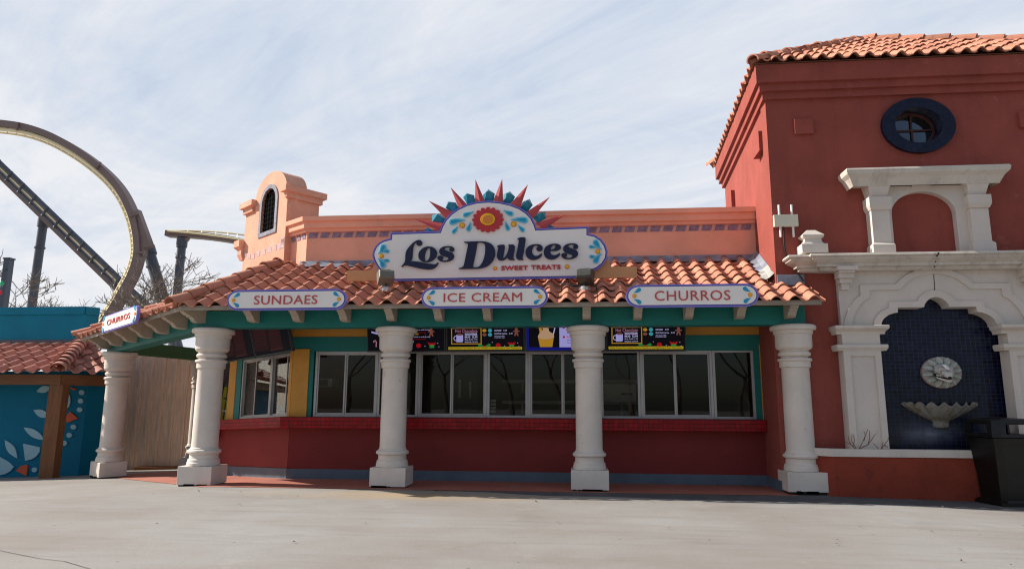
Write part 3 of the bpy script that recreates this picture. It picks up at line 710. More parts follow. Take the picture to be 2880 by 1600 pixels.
# ================================================================== TOWER
tower = thing('tower_building', (5.2, 12, 0), 'tall red stucco tower with tiled hip roof, round window and white fountain arch', 'building')
TYF = 10.95; TXR = 9.6; TYB = 15.6
def trow(z0, z1, e):                      # a storey band of the tower, e = projection
    return [[(T0.x-e, TYF-e, z), (TXR, TYF-e, z), (TXR, TYB+e, z), (T0.x+.066*(TYB-TYF)-e, TYB+e, z)] for z in (z0, z1)]
zq = lambda y, e: XZ('q', 700, y, TYF-e)[1]
z1c, z2c, z3c = zq(411, .14), zq(484, .095), zq(556, .045); zTop = zq(256, .14)
RC = P('f', 1383, 618, TYF); rwx = abs(P('f', 1615, 618, TYF-.06).x-P('f', 1150, 618, TYF-.06).x)/2; rwz = abs(P('f', 1383, 445, TYF-.06).z-P('f', 1383, 790, TYF-.06).z)/2
ow, oz = rwx*.64, rwz*.64
tw = MB()
XFC = P('r', 1275, 800, 10.86).x          # centre line of the fountain
NW = .98                                  # half width of the niche cut in the wall
front = [(T0.x, -.4), (TXR, -.4), (TXR, z3c+.02), (T0.x, z3c+.02)]
niche = [(XFC-NW, .3), (XFC+NW, .3), (XFC+NW, 3.02), (XFC-NW, 3.02)]
tw.slab([front, disc(RC.x, RC.z, ow+.03, oz+.03, 48), niche], TYF, .3)
tw.add([(T0.x, TYF+.001, -.4), (T0.x, TYF+.001, z3c+.02), (T0.x+.066*(TYB-TYF), TYB, z3c+.02), (T0.x+.066*(TYB-TYF), TYB, -.4)], [(0, 1, 2, 3)])
tw.add([(TXR, TYF, -.4), (TXR, TYF, z3c), (TXR, TYB, z3c), (TXR, TYB, -.4)], [(0, 1, 2, 3)])
tw.add([(T0.x+.066*(TYB-TYF), TYB, -.4), (TXR, TYB, -.4), (TXR, TYB, z3c), (T0.x+.066*(TYB-TYF), TYB, z3c)], [(0, 1, 2, 3)])
tw.box(3.055, T0.x+.05, 11.0, 11.84, -.2, 2.6)
tw.build('wall', 'red', tower)
MB().box(3.045, 3.055, 11.0, 11.83, -.2, .165).build('base_board', 'kick', tower)
tc = MB()
for z0, z1, e in ((z3c, z2c, .055), (z2c, z1c, .11), (z1c, zTop, .165)): tc.loft(trow(z0, z1+.002, e))
tc.build('cornice', 'red', tower)
# tower roof
tr = MB(); oh_ = .19; ez = zTop+.03
Ef = Vector((T0.x-oh_, TYF-.21, ez)); rp = P('f', 1035, 85, 13.1)
slT = (rp.z-ez)/(13.1-Ef.y)
a_ = math.atan(slT); c_, s_ = math.cos(a_), math.sin(a_)
run = 13.1-Ef.y; hx = (rp.x-Ef.x)/run
rq = onplane('f', 2057, 92, Ef, Vector((0, -slT, 1)).normalized())      # the right-hand hip falls away along this line
hipR = rq-rp; hipR *= (TXR+.3-rp.x)/hipR.x; vE = (rp.y+hipR.y-Ef.y)/c_; vP = run/c_
tile_field(tr, Ef, Vector((1, 0, 0)), Vector((0, c_, s_)), Vector((0, -s_, c_)), 0, TXR+.3-Ef.x, run/c_, lambda v: v*c_*hx-.02, lambda v: TXR+.3-Ef.x if v < vE else rp.x-Ef.x+(vP-v)/(vP-vE)*(TXR+.3-rp.x), pitch=.245, course=.30, amp=.06, seed=6)
slS = (rp.z-ez)/(rp.x-Ef.x); b_ = math.atan(slS); cs, ss = math.cos(b_), math.sin(b_); runS = rp.x-Ef.x
Us = SD.normalized(); LS = (TYB+.25-Ef.y)
tile_field(tr, Ef, Us, Vector((cs, 0, ss)), Vector((-ss, 0, cs)), 0, LS, runS/cs, lambda v: v*cs/hx, lambda v: LS-v*cs/hx, pitch=.265, course=.30, amp=.065, seed=7)
bkz = rp.z-.03
tr.add([(Ef.x+.066*LS, Ef.y+LS, ez), (TXR+.3, Ef.y+LS, ez), rp+hipR-Vector((0, 0, .03)), (rp.x, 13.1, bkz)], [(0, 1, 2, 3)])
tr.add([(TXR+.3, Ef.y, ez+.0), (TXR+.3, Ef.y+LS, ez), rp+hipR-Vector((0, 0, .03))], [(0, 1, 2)])
tr.build('roof', 'roof', tower)
th = MB(); hip_caps(th, Ef+Vector((.0, .0, .015)), Vector((rp.x, 13.1, rp.z+.02)), .105, 8); hip_caps(th, rp+hipR+Vector((0, 0, .02)), rp+Vector((0, 0, .02)), .12, 9, .42)
hip_caps(th, Vector((Ef.x+.066*LS-.06, Ef.y+LS+.06, ez+.05)), Vector((rp.x, 13.1, rp.z+.04)), .12, 10)
th.build('hip_tiles', 'roof', tower)
tu = MB(); tu.add([(Ef.x+.02, Ef.y+.02, ez-.012), (TXR, Ef.y+.02, ez-.012), (TXR, TYB+.2, ez-.012), (Ef.x+.066*LS+.02, TYB+.2, ez-.012)], [(0, 1, 2, 3)]); tu.build('eave_board', 'clay', tower)
# vent blocks on the walls
for k, (xa, xb, ya, yb) in enumerate([(612, 737, 570, 660), (2025, 2150, 525, 620)]):
    a = P('f', xa, ya, TYF-.05); b = P('f', xb, yb, TYF-.05)
    MB().box(min(a.x, b.x), max(a.x, b.x), TYF-.05, TYF+.01, min(a.z, b.z), max(a.z, b.z)).build('stucco_block', 'red', tower, bevel=.004)
nS = Vector((1, -.066, 0))
for (xa, ya, xb, yb) in ((474, 835, 496, 985), (234, 1352, 252, 1480)):
    p = onplane('q', xa, ya, T0-Vector((.08, 0, 0)), nS); q_ = onplane('q', xb, yb, T0-Vector((.08, 0, 0)), nS); yc = p.y; za_, zb_ = max(p.z, q_.z), min(p.z, q_.z)
    MB().box(tside(yc)-.08, tside(yc)+.02, yc, yc+.42, zb_, za_).build('stucco_block', 'red', tower, bevel=.004)
# round window
o = MB().slab([disc(RC.x, RC.z, rwx, rwz, 56), disc(RC.x, RC.z, ow, oz, 56)], TYF-.07, .35).build('round_window', 'ringtile', tower, bevel=.006)
fr = MB(); fr.slab([disc(RC.x, RC.z, ow-.001, oz-.001, 56), disc(RC.x, RC.z, ow-.035, oz-.035, 56)], TYF+.16, .04)
fr.box(RC.x-.013, RC.x+.013, TYF+.165, TYF+.19, RC.z-oz+.03, RC.z+oz-.03); fr.box(RC.x-ow+.03, RC.x-.013, TYF+.165, TYF+.19, RC.z-.013, RC.z+.013); fr.box(RC.x+.013, RC.x+ow-.03, TYF+.165, TYF+.19, RC.z-.013, RC.z+.013)
fr.build('frame', 'muntin', o)
MB().slab([disc(RC.x, RC.z, ow-.01, oz-.01, 48)], TYF+.195, .008).build('pane', glass('tower_glass', .25, 1.5, 2.2), o)
# lower fountain surround ------------------------------------------------
YA = 10.86
def mir(pts): return [(2*XFC-x, z) for x, z in reversed(pts)]
def arcpts(k, pts, Y): return [XZ(k, x, y, Y) for x, y in pts]
in_l = arcpts('r', [(495,1200),(500,1160),(520,1120),(560,1080),(610,1048),(670,1026),(730,1018),(730,945),(1105,943),(1118,898),(1145,858),(1185,822),(1230,802),(1275,796)], YA)
o2 = arcpts('r', [(385,1200),(395,1140),(430,1070),(490,1010),(550,975),(603,960),(603,865),(1012,857),(1035,812),(1075,768),(1130,728),(1200,706),(1272,700)], YA)
o3 = arcpts('r', [(75,1200),(90,1120),(130,1010),(190,910),(255,840),(325,800),(325,698),(762,690),(830,615),(920,545),(1030,495),(1150,470),(1262,465)], YA)
o4 = arcpts('r', [(-40,1200),(-20,1090),(20,980),(80,880),(140,810),(195,775),(188,625),(700,615),(760,550),(860,475),(980,420),(1110,393),(1262,385)], YA)
zsp = in_l[0][1]; zct = XZ('r', 1262, 372, YA)[1]
xo = XZ('g', 350, 400, YA)[0]
plate = [(xo, zsp-.02), (in_l[0][0], zsp-.02)]+in_l+mir(in_l)[1:]+[(2*XFC-in_l[0][0], zsp-.02), (2*XFC-xo, zsp-.02), (2*XFC-xo, zct+.03), (xo, zct+.03)]
sur = MB().slab([plate], YA, .30).build('fountain_arch', 'cast', tower)
MB().slab([in_l+mir(in_l)[1:]+list(reversed(o2+mir(o2)[1:]))], YA-.028, .03).build('archivolt', 'cast', sur)
MB().slab([o3+mir(o3)[1:]+list(reversed(o4+mir(o4)[1:]))], YA-.028, .03).build('archivolt', 'cast', sur)
# tile field in the niche
PZ = XZ('g', 900, 1125, 10.78)[1]
MB().slab([[(XFC-1.05, PZ-.3), (XFC+1.05, PZ-.3), (XFC+1.05, 3.08), (XFC-1.05, 3.08)]], TYF+.12, .03).build('mosaic_panel', 'navytile', tower)
# pilasters
YP = 10.74
xa = XZ('g', 374, 700, YP)[0]; xb = XZ('g', 560, 700, YP)[0]
pz_t = XZ('g', 460, 516, YP)[1]; pz_m = XZ('g', 460, 608, YP)[1]; pz_n = XZ('g', 460, 638, YP)[1]; pzl = PZ-.02
def pilaster(x0, x1):
    pm = MB(); pm.slab([[(x0, pzl), (x1, pzl), (x1, pz_t-.12), (x0, pz_t-.12)], [(x0+.10, pzl+.03), (x1-.09, pzl+.03), (x1-.09, pz_n-.08), (x0+.10, pz_n-.08)]], YP, .24)
    pm.box(x0+.08, x1-.07, YP+.025, YP+.2, pzl, pz_n-.05)
    p = pm.build('pilaster', 'cast', tower)
    cm = MB(); h = pz_t-XZ('g', 460, 556, YP)[1]
    cm.cornice(x0, x1, TYF, [(.21+.0, pz_t-h-.002), (.215, pz_t-.75*h), (.245, pz_t-.6*h), (.285, pz_t-.45*h), (.30, pz_t-.3*h), (.30, pz_t-.05*h), (.29, pz_t)])
    cm.cornice(x0, x1, TYF, [(.215, pz_n), (.225, pz_n+.2*(pz_m-pz_n)), (.25, pz_n+.45*(pz_m-pz_n)), (.25, pz_m-.01), (.24, pz_m)])
    # pull the mouldings in at their sides so they overhang the shaft evenly
    cm.v = [Vector((v.x if abs(v.x-(x0+x1)/2) < (x1-x0)/2 else ((x0-.2*(x0-v.x)*1.9) if v.x < x0 else (x1+.2*(v.x-x1)*1.9)), v.y, v.z)) for v in cm.v]
    cm.build('capital', 'cast', p); return p
pilaster(xa, xb); pilaster(2*XFC-xb, 2*XFC-xa)
# entablature
YE = 10.55
ze = [XZ('r', 600, y, YE)[1] for y in (150, 183, 205, 285, 325, 362, 375)]
xe = XZ('g', 340, 190, 10.62)[0]
ec = MB(); ec.cornice(xe, 2*XFC-xe, TYF, [(.20, ze[6]), (.22, ze[5]), (.225, ze[4]), (.28, ze[4]+.005), (.285, ze[3]), (.33, ze[3]+.03), (.37, ze[2]-.02), (.375, ze[2]), (.40, ze[2]+.01), (.415, ze[1]), (.40, ze[0]), (0, ze[0]+.01)])
xf0 = XZ('m', 875, 700, 10.7)[0]
ec2 = MB(); xe2 = XZ('g', 105, 185, 10.60)[0]+.335
ec.cornice(xe2, xe+.05, TYF, [(.10, ze[6]+.005), (.13, ze[5]+.005), (.14, ze[4]+.005), (.18, ze[4]+.01), (.19, ze[3]), (.25, ze[3]+.03), (.30, ze[2]-.02), (.305, ze[2]), (.33, ze[2]+.01), (.345, ze[1]), (.33, ze[0]-.002), (0, ze[0]+.008)], right=False)
ent = ec.build('entablature', 'stain', tower)
ck = MB(); cpx = [(1330,150),(1322,185),(1298,215),(1300,250),(1283,290),(1280,330),(1265,372)]
for (x0_, y0_), (x1_, y1_) in zip(cpx, cpx[1:]):
    yy = lambda y: TYF-.42+(.20 if y > 300 else .14*(y-150)/150 if y > 200 else 0)-.008
    a, b = P('r', x0_, y0_, yy(y0_)), P('r', x1_, y1_, yy(y1_)); wv = Vector((.008, 0, 0)); ck.loft([[a-wv, a+wv, a+wv+Vector((0,.03,0)), a-wv+Vector((0,.03,0))], [b-wv, b+wv, b+wv+Vector((0,.03,0)), b-wv+Vector((0,.03,0))]])
for (x0_, y0_), (x1_, y1_) in zip([(1256,385),(1258,470),(1262,540),(1270,600),(1272,700)], [(1258,470),(1262,540),(1270,600),(1272,700)]):
    a, b = P('r', x0_, y0_, YA-.004), P('r', x1_, y1_, YA-.004); wv = Vector((.004, 0, 0)); ck.loft([[a-wv, a+wv, a+wv+Vector((0,.03,0)), a-wv+Vector((0,.03,0))], [b-wv, b+wv, b+wv+Vector((0,.03,0)), b-wv+Vector((0,.03,0))]])
ck.build('crack', 'crack', ent)
# stepped brackets under the entablature
bxa, bxb = XZ('n', 520, 100, 10.72)[0], XZ('n', 690, 100, 10.72)[0]
bz = [XZ('n', 600, y, 10.72)[1] for y in (40, 78, 102, 145, 190, 248)]
for mirr in (False, True):
    bm_ = MB()
    for k, (ins, dep) in enumerate(((-.02, .26), (.015, .22), (.02, .18), (.045, .14), (.075, .10))):
        x0, x1 = bxa+ins, bxb-ins
        if mirr: x0, x1 = 2*XFC-x1, 2*XFC-x0
        bm_.box(x0, x1, YA-dep, YA+.01, bz[k+1]+.001, bz[k])
    bm_.build('bracket', 'cast', ent)
# finial on the left end
fx0 = XZ('m', 945, 710, 10.66)[0]; fx1 = XZ('m', 1297, 710, 10.66)[0]; fc = (fx0+fx1)/2; fh = (fx1-fx0)/2
fz = lambda y: XZ('m', 1100, y, 10.66)[1]
for mirr in (False, True):
    cx = 2*XFC-fc if mirr else fc
    MB().sq(cx, 10.66+fh*.8, [(fh, fz(712)), (fh, fz(592)), (fh*.80, fz(585)), (fh*.70, fz(560)), (fh*.64, fz(515)), (fh*.72, fz(505)), (fh*.80, fz(490)), (fh*.84, fz(470)), (fh*.83, fz(462)), (fh*.36, fz(388)), (fh*.34, fz(384))], ry=-.06).build('finial', 'cast', tower, bevel=.004)
# upper niche -------------------------------------------------------------
YU = 10.80
ux = lambda x, y=1200: XZ('f', x, y, YU)[0]
uz = lambda y, x=1440: XZ('f', x, y, YU)[1]
zb_u = ze[0]+.005
XC2 = (ux(1145)+ux(1765))/2
aw = (ux(1648, 1250)-ux(1240, 1250))/2; XA = (ux(1648, 1250)+ux(1240, 1250))/2
za_top = uz(1020); zspr = uz(1160)
archo = [(XA-aw, zb_u), (XA+aw, zb_u)]+[(XA+aw*math.cos(t), zspr+(za_top-zspr)*math.sin(t)) for t in [math.pi*i/20 for i in range(21)]]
nb = MB().slab([[(XA-aw-.16, zb_u+.001), (XA-aw, zb_u+.001)]+[(x, z) for x, z in reversed(archo[2:])]+[(XA+aw, zb_u+.001), (XA+aw+.16, zb_u+.001), (XA+aw+.16, uz(985)), (XA-aw-.16, uz(985))]], YU+.04, .13).build('upper_niche', 'cast', tower)
for cxz in (1148, 1770):
    cx = ux(cxz, 1200)
    hw = .155
    cm = MB()
    def seg(h0, h1, z0, z1, d0=.13, d1=.13): cm.loft([[(cx-h, TYF-d, z), (cx+h, TYF-d, z), (cx+h, TYF, z), (cx-h, TYF, z)] for h, d, z in ((h0, d0, z0), (h1, d1, z1))])
    seg(.165, .165, zb_u, uz(1362), .24, .24); seg(.165, .13, uz(1362), uz(1345), .24, .20)
    seg(.135, .135, uz(1345), uz(1142), .20, .20); seg(.145, .17, uz(1142), uz(1118), .22, .25); seg(.17, .17, uz(1118), uz(1062), .25, .25)
    seg(.12, .165, uz(1062), uz(990), .19, .25); seg(.17, .17, uz(990), uz(975), .26, .26)
    cm.build('niche_column', 'cast', nb, bevel=.004)
zl = [XZ('f', 1450, y, 10.62)[1] for y in (1005, 965, 940, 925, 905, 882, 876)]
cm = MB(); cm.cornice(XZ('f', 945, 955, 10.60)[0]+.37, XZ('f', 1973, 890, 10.60)[0]-.37, TYF, [(.24, uz(978)), (.25, zl[1]-.02), (.29, zl[2]), (.31, zl[3]), (.36, zl[4]), (.375, zl[5]), (.36, zl[5]+.03), (0, zl[5]+.04)])
cm.build('lintel', 'stain', nb)
MB().box(XA-.14, XA+.14, YU+.015, YU+.05, uz(1000), uz(982)).build('keystone', 'cast', nb, bevel=.008)

# planter in front of the fountain -----------------------------------------
planter = thing('fountain_planter', (5, 10.4, 0), 'low red stucco planter wall with white cap under the fountain arch', 'planter')
YPL = 10.62
px0 = P('g', 338, 1340, YPL).x; pzc0 = XZ('g', 700, 1162, YPL)[1]; pzc1 = XZ('g', 700, 1124, YPL)[1]
ptx = XZ('g', 330, 1160, YPL)[0]
pl = MB(); pl.loft([[(px0, YPL, z), (8.2, YPL, z), (8.2, TYF-.005, z), (px0-.35, TYF-.005, z)] for z in (-.4, pzc0)]); pl.build('wall', 'planter', planter)
pk = MB(); pk.loft([[(px0-.03, YPL-.02, z), (8.2, YPL-.02, z), (8.2, YPL+.15, z), (px0+.06, YPL+.15, z), (px0-.22, TYF-.01, z), (px0-.38, TYF-.01, z)] for z in (pzc0+.001, pzc1)]); pk.build('cap', 'cast', planter, bevel=.006)
soil = MB(); soil.box(px0+.05, 8.1, YPL+.16, TYF-.02, pzc0-.1, pzc1-.06); soil.build('soil', 'clay', planter)
# dead twigs
def twigs(name, k, cl, label):
    t = MB(); r = random.Random(cl)
    base = P('g', k[0][0], k[0][1], 10.70)
    for pts in k[1]:
        q = [P('g', x, y, 10.70+r.uniform(-.02, .03)) for x, y in pts]
        t.tube(q, [.007*(1-.6*i/len(q)) for i in range(len(q))], 6)
    o = t.build(name, 'twig'); tag(o, label, 'dead plant', 'dead plants in the planter')
twigs('dead_shrub', ((440, 1124), [[(440,1130),(425,1105),(410,1080),(412,1045)],[(440,1130),(460,1095),(480,1050),(490,1022)],[(430,1122),(405,1095),(378,1085)],[(445,1120),(490,1100),(515,1065),(528,1045)],[(470,1080),(478,1055),(470,1030)],[(405,1095),(395,1070),(393,1052)],[(490,1100),(500,1060),(498,1030)],[(418,1108),(424,1075),(420,1050)]]), 3, 'tall dead twiggy shrub on planter cap below the left fountain pilaster')
twigs('dead_shrub', ((560, 1124), [[(550,1130),(535,1110),(515,1092)],[(552,1128),(570,1100),(590,1075),(592,1060)],[(570,1100),(580,1105),(588,1112)],[(550,1130),(560,1105),(565,1085)]]), 4, 'small low dead twig clump on planter at edge of the blue mosaic')

# medallion and basin ---------------------------------------------------------
YM = TYF+.12
mc = P('p', 470, 445, YM-.08); mrx = abs(P('p', 755, 445, YM-.05).x-P('p', 180, 445, YM-.05).x)/2; mrz = abs(P('p', 470, 220, YM-.05).z-P('p', 470, 672, YM-.05).z)/2
med = thing('lion_medallion', (mc.x, YM, mc.z), 'round carved stone beast head with leaf mane on blue mosaic wall', 'wall sculpture')
dm = MB()
def ell(cx, cz, rx, rz, y): return [(cx+rx*math.cos(2*math.pi*i/40), y, cz+rz*math.sin(2*math.pi*i/40)) for i in range(40)]
dm.loft([ell(mc.x, mc.z, mrx, mrz, YM), ell(mc.x, mc.z, mrx, mrz, YM-.05), ell(mc.x, mc.z, mrx*.94, mrz*.94, YM-.065), ell(mc.x, mc.z, mrx*.3, mrz*.3, YM-.07)]); dm.build('disc', 'stoned', med)
for i in range(12):
    a = 2*math.pi*(i+.3)/12; u = Vector((math.cos(a)*mrx, 0, math.sin(a)*mrz)); v = Vector((-math.sin(a)*mrx, 0, math.cos(a)*mrz)); c = Vector((mc.x, YM-.06, mc.z))
    lf = MB(); rings = []
    for q in range(9):
        f = q/8; w = .165*math.sin(math.pi*min(1, f*.96+.04))**.8; h = .085*math.sin(math.pi*min(f+.08, 1))
        cc = c+u*(.42+.60*f)
        rings.append([cc-v*w, cc-v*w*.5+Vector((0, -h*.8, 0)), cc+Vector((0, -h*.55, 0)), cc+v*w*.5+Vector((0, -h*.8, 0)), cc+v*w])
    lf.loft(rings, cap=False, closed=False, smooth=True); lf.build('leaf', 'stoneg', med)
hd = MB()
def hp(x, y, dy): p = P('p', x, y, YM-.06-dy); return p
def hring(pts, dy): return [hp(x, y, dy) for x, y in pts]
base_h = [(340,360),(400,330),(480,322),(560,345),(620,380),(640,440),(625,500),(600,545),(520,545),(430,525),(365,490),(335,430)]
def scl(pts, cx, cy, k, ox=0, oy=0): return [(cx+(x-cx)*k+ox, cy+(y-cy)*k+oy) for x, y in pts]
hd.loft([hring(base_h, 0), hring(scl(base_h, 490, 430, 1.0), .05), hring(scl(base_h, 490, 430, .9, 10, 5), .10), hring(scl(base_h, 490, 430, .68, 32, 22), .15), hring(scl(base_h, 490, 430, .5, 50, 40), .22), hring(scl(base_h, 490, 430, .34, 62, 58), .26)], smooth=True)
hd.build('head', 'stone', med)
sn_ = MB(); sn_.loft([hring(q_, d_) for q_, d_ in (([(450,328),(508,325),(548,365),(575,405),(580,450),(545,455),(505,395)], .135), ([(455,332),(505,330),(545,368),(572,408),(575,447),(548,450),(508,393)], .185))])
sn_.build('brow', 'white', med)
for ex, ey, er in ((455, 413, 40), (595, 415, 36)):
    em = MB()
    for k, (rr_, dd) in enumerate(((1, .165), (.62, .175), (.3, .185))):
        em.slab([disc(hp(ex, ey, dd).x, hp(ex, ey, dd).z, er*rr_*.00105, er*rr_*.00095, 20)]+([disc(hp(ex, ey, dd).x, hp(ex, ey, dd).z, er*(rr_-.2)*.00105, er*(rr_-.2)*.00095, 20)] if k < 2 else []), YM-.06-dd, .06)
    em.build('eye', 'stonew', med)
mm_ = MB(); mo = [(360,465),(430,478),(520,500),(530,530),(450,525),(380,500)]
mm_.slab([[ (hp(x, y, .14).x, hp(x, y, .14).z) for x, y in mo]], YM-.06-.152, .08); mm_.slab([disc(hp(566, 525, .25).x, hp(566, 525, .25).z, .030, .022)], YM-.06-.262, .06); mm_.build('mouth', 'crack', med)
tt_ = MB()
for x in (385, 410, 435, 460, 485, 508):
    a = hp(x, 476+(x-385)*.2, .16); tt_.sq(a.x, a.y, [(.006, a.z-.022), (.009, a.z+.002)])
tt_.build('teeth', 'stonew', med)
jw = MB(); jw.loft([hring([(365,505),(450,530),(540,545),(600,555),(595,585),(545,585),(470,560),(390,530)], d_) for d_ in (.05, .2)]); jw.build('jaw', 'stonew', med)
# basin
bl, br_ = P('p', 10, 920, YM-.25), P('p', 1070, 925, YM-.25); bc = Vector(((bl.x+br_.x)/2, YM, 0)); bR = (br_.x-bl.x)/2
bz1 = P('p', 540, 900, YM-.3).z; bz0 = P('p', 540, 1250, YM-.1).z; H = bz1-bz0
basin = thing('shell_basin', (bc.x, YM, bz0), 'scalloped stone shell basin under the beast head on mosaic wall', 'fountain basin')
bb = MB(); rings = []; NB = 96
prof = [(.10, 0), (.20, .04), (.235, .13), (.22, .24), (.27, .33), (.34, .36), (.55, .52), (.80, .74), (.96, .93), (1.0, 1.0), (.96, 1.0), (.85, .86), (.5, .6), (.1, .5)]
for r_, h_ in prof:
    ring = []
    for j in range(NB+1):
        a = math.pi+math.pi*j/NB; fl_ = max(0, (h_-.3))/.7
        rr_ = r_*(1+.055*fl_*math.cos(a*18)); zz = bz0+H*h_+.03*fl_**3*math.sin(a*18)
        ring.append((bc.x+bR*rr_*math.cos(a), YM+.42*bR*rr_*math.sin(a)*1.2, zz))
    rings.append(ring)
bb.loft(rings, cap=False, closed=False, smooth=True); bb.build('bowl', 'basin', basin)

# ================================================================== SIGNS
YS = 11.02
sign = thing('shop_sign', (-1.0, YS, 3.2), 'large cream shop sign reading Los Dulces Sweet Treats with red and teal sunburst top', 'shop sign')
def S(pts, k='d', Y=YS): return [XZ(k, x, y, Y) for x, y in pts]
def arcz(x0, y0, pts): return pts
out = S([(370,1052),(310,1020),(255,978),(210,925),(178,870),(160,815),(165,770),(190,720),(225,685),(270,660),(330,645),(333,592),(800,577),(815,535),(850,470),(905,410),(975,360),(1060,320),(1160,295),(1270,288),(1375,296),(1475,318),(1565,352),(1635,398),(1685,452),(1715,510),(1728,552),(2222,533),(2222,600),(2285,615),(2345,655),(2385,710),(2405,775),(2395,840),(2360,895),(2310,935),(2255,960),(2180,985),(2160,1022)])
def dens(poly, n=4):                      # round the arcs a little
    return poly
MB().slab([out], YS, .09).build('board', 'lilac', sign)
i1 = inset(out, .020); i2 = inset(out, .036)
MB().slab([i1], YS-.004, .02).build('outline', 'dblue', sign)
MB().slab([i2], YS-.008, .03).build('face', 'face', sign)
def glyph(k, outer, hole=None, n=5, Y=YS-.05):
    l = [smooth([XZ(k, x, y, Y) for x, y in outer], n)]
    if hole: l.append(smooth([XZ(k, x, y, Y) for x, y in hole], n))
    return l
gl_L = [(78,815),(95,832),(115,812),(150,790),(210,792),(350,822),(520,865),(680,890),(800,897),(880,885),(950,850),(1000,800),(1035,730),(1020,715),(1003,728),(985,752),(930,762),(850,755),(700,735),(560,705),(420,688),(300,680),(340,640),(360,580),(368,480),(380,360),(398,265),(430,210),(462,200),(490,212),(465,235),(490,268),(540,285),(590,265),(617,215),(600,165),(560,138),(510,138),(450,162),(380,208),(300,290),(235,370),(195,450),(183,540),(178,640),(168,700),(140,750)]
gl_o = [(520,550),(530,470),(575,400),(640,345),(720,312),(800,305),(880,318),(950,360),(992,430),(998,500),(975,570),(925,630),(860,675),(780,700),(700,702),(620,690),(560,650),(528,600)]
gl_oh = [(690,660),(683,580),(693,500),(715,420),(745,360),(785,335),(815,360),(825,410),(828,480),(815,560),(785,630),(740,680),(705,680)]
gl_s = [(1300,293),(1380,302),(1430,330),(1448,375),(1430,418),(1385,432),(1335,418),(1312,382),(1340,355),(1345,335),(1310,320),(1250,318),(1210,335),(1195,365),(1215,395),(1290,425),(1380,460),(1430,505),(1445,560),(1420,620),(1360,665),(1270,692),(1180,700),(1100,690),(1045,660),(1012,610),(1020,570),(1060,545),(1115,545),(1155,570),(1162,600),(1135,625),(1130,645),(1170,668),(1230,668),(1280,645),(1297,615),(1275,585),(1200,562),(1120,530),(1070,480),(1055,420),(1080,365),(1150,315),(1230,297)]
gl_D = [(1705,190),(1714,177),(1800,180),(1950,172),(2100,170),(2220,175),(2330,200),(2420,250),(2480,330),(2505,430),(2498,550),(2460,650),(2390,740),(2300,810),(2200,850),(2080,875),(1950,878),(1800,880),(1580,882),(1572,862),(1640,845),(1690,800),(1715,700),(1745,550),(1775,400),(1797,280),(1790,230),(1760,210),(1712,202)]
gl_Dh = [(2055,200),(2150,203),(2215,225),(2243,280),(2250,370),(2243,480),(2220,590),(2185,690),(2130,780),(2070,830),(2000,845),(1950,835),(1935,800),(1965,650),(2000,480),(2030,330)]
gl_u = [(165,390),(200,365),(260,352),(320,350),(358,362),(362,400),(352,500),(335,600),(320,670),(325,695),(350,688),(390,640),(430,560),(455,470),(468,400),(455,355),(520,348),(580,350),(618,375),(622,430),(612,510),(592,610),(585,680),(592,712),(615,722),(612,742),(540,748),(480,738),(435,700),(425,675),(370,725),(320,750),(250,757),(200,735),(168,690),(160,620),(172,540),(190,450),(195,415),(175,408)]
gl_l = [(692,195),(740,170),(800,158),(860,158),(895,175),(903,210),(893,300),(870,430),(845,570),(825,660),(825,700),(845,715),(842,738),(770,745),(710,735),(668,700),(655,650),(665,570),(690,450),(715,320),(728,230),(718,210),(700,212)]
gl_c = [(1330,585),(1300,655),(1240,705),(1160,735),(1080,742),(1000,720),(940,670),(905,600),(905,520),(935,440),(1000,380),(1090,345),(1180,335),(1270,345),(1325,380),(1345,430),(1325,490),(1270,518),(1215,505),(1180,465),(1190,430),(1215,405),(1210,375),(1175,362),(1130,375),(1090,430),(1070,500),(1080,570),(1115,620),(1170,640),(1230,630),(1280,600),(1310,578)]
gl_e = [(1800,578),(1770,640),(1710,690),(1630,725),(1550,730),(1470,710),(1410,660),(1378,590),(1378,510),(1405,430),(1470,370),(1560,335),(1650,325),(1740,333),(1800,365),(1820,415),(1795,460),(1730,495),(1640,512),(1555,500),(1545,540),(1560,590),(1610,618),(1670,618),(1730,595),(1785,565)]
gl_eh = [(1552,472),(1560,430),(1585,385),(1620,355),(1655,352),(1672,385),(1660,430),(1625,462),(1580,475)]
for nm, k, o_, h_ in (('L','k',gl_L,None),('o','k',gl_o,gl_oh),('s','k',gl_s,None),('D','k',gl_D,gl_Dh),('u','l',gl_u,None),('l','l',gl_l,None),('c','l',gl_c,None),('e','l',gl_e,gl_eh),('s','l',[(x+817,y+23) for x,y in gl_s],None)):
    MB().slab(glyph(k, o_, h_), YS-.055, .045, .004).build('letter', 'navy', sign)
x0, z0 = XZ('l', 270, 1020, YS-.03); x1, z1 = XZ('l', 968, 878, YS-.03)
mb = MB(); text_loops('SWEET', x0, x1, z0+.006, z1-.006, .028, .02, YS-.03, mb); mb.build('lettering', 'crimson', sign)
x0, z0 = XZ('l', 1040, 1000, YS-.03); x1, z1 = XZ('l', 1812, 858, YS-.03)
mb = MB(); text_loops('TREATS', x0, x1, z0+.004, z1-.004, .028, .02, YS-.03, mb); mb.build('lettering', 'crimson', sign)
K_ = .00171                                # metres per zoomed pixel on the sign
def dotb(x, y, r, par, k='d', Y=YS-.02, f=1.0):
    cx, cz = XZ(k, x, y, Y); MB().slab([disc(cx, cz, r*K_*f, r*K_*.96*f)], Y-.012, .02, .003).build('dot', 'orange', par); MB().slab([disc(cx, cz, r*K_*.68*f, r*K_*.66*f)], Y-.018, .02, .002).build('dot', 'gold', par)
for q in ((1017,522,28),(1507,510,28),(247,815,23),(2310,770,23),(1330,930,20),(2017,915,22)): dotb(*q, sign)
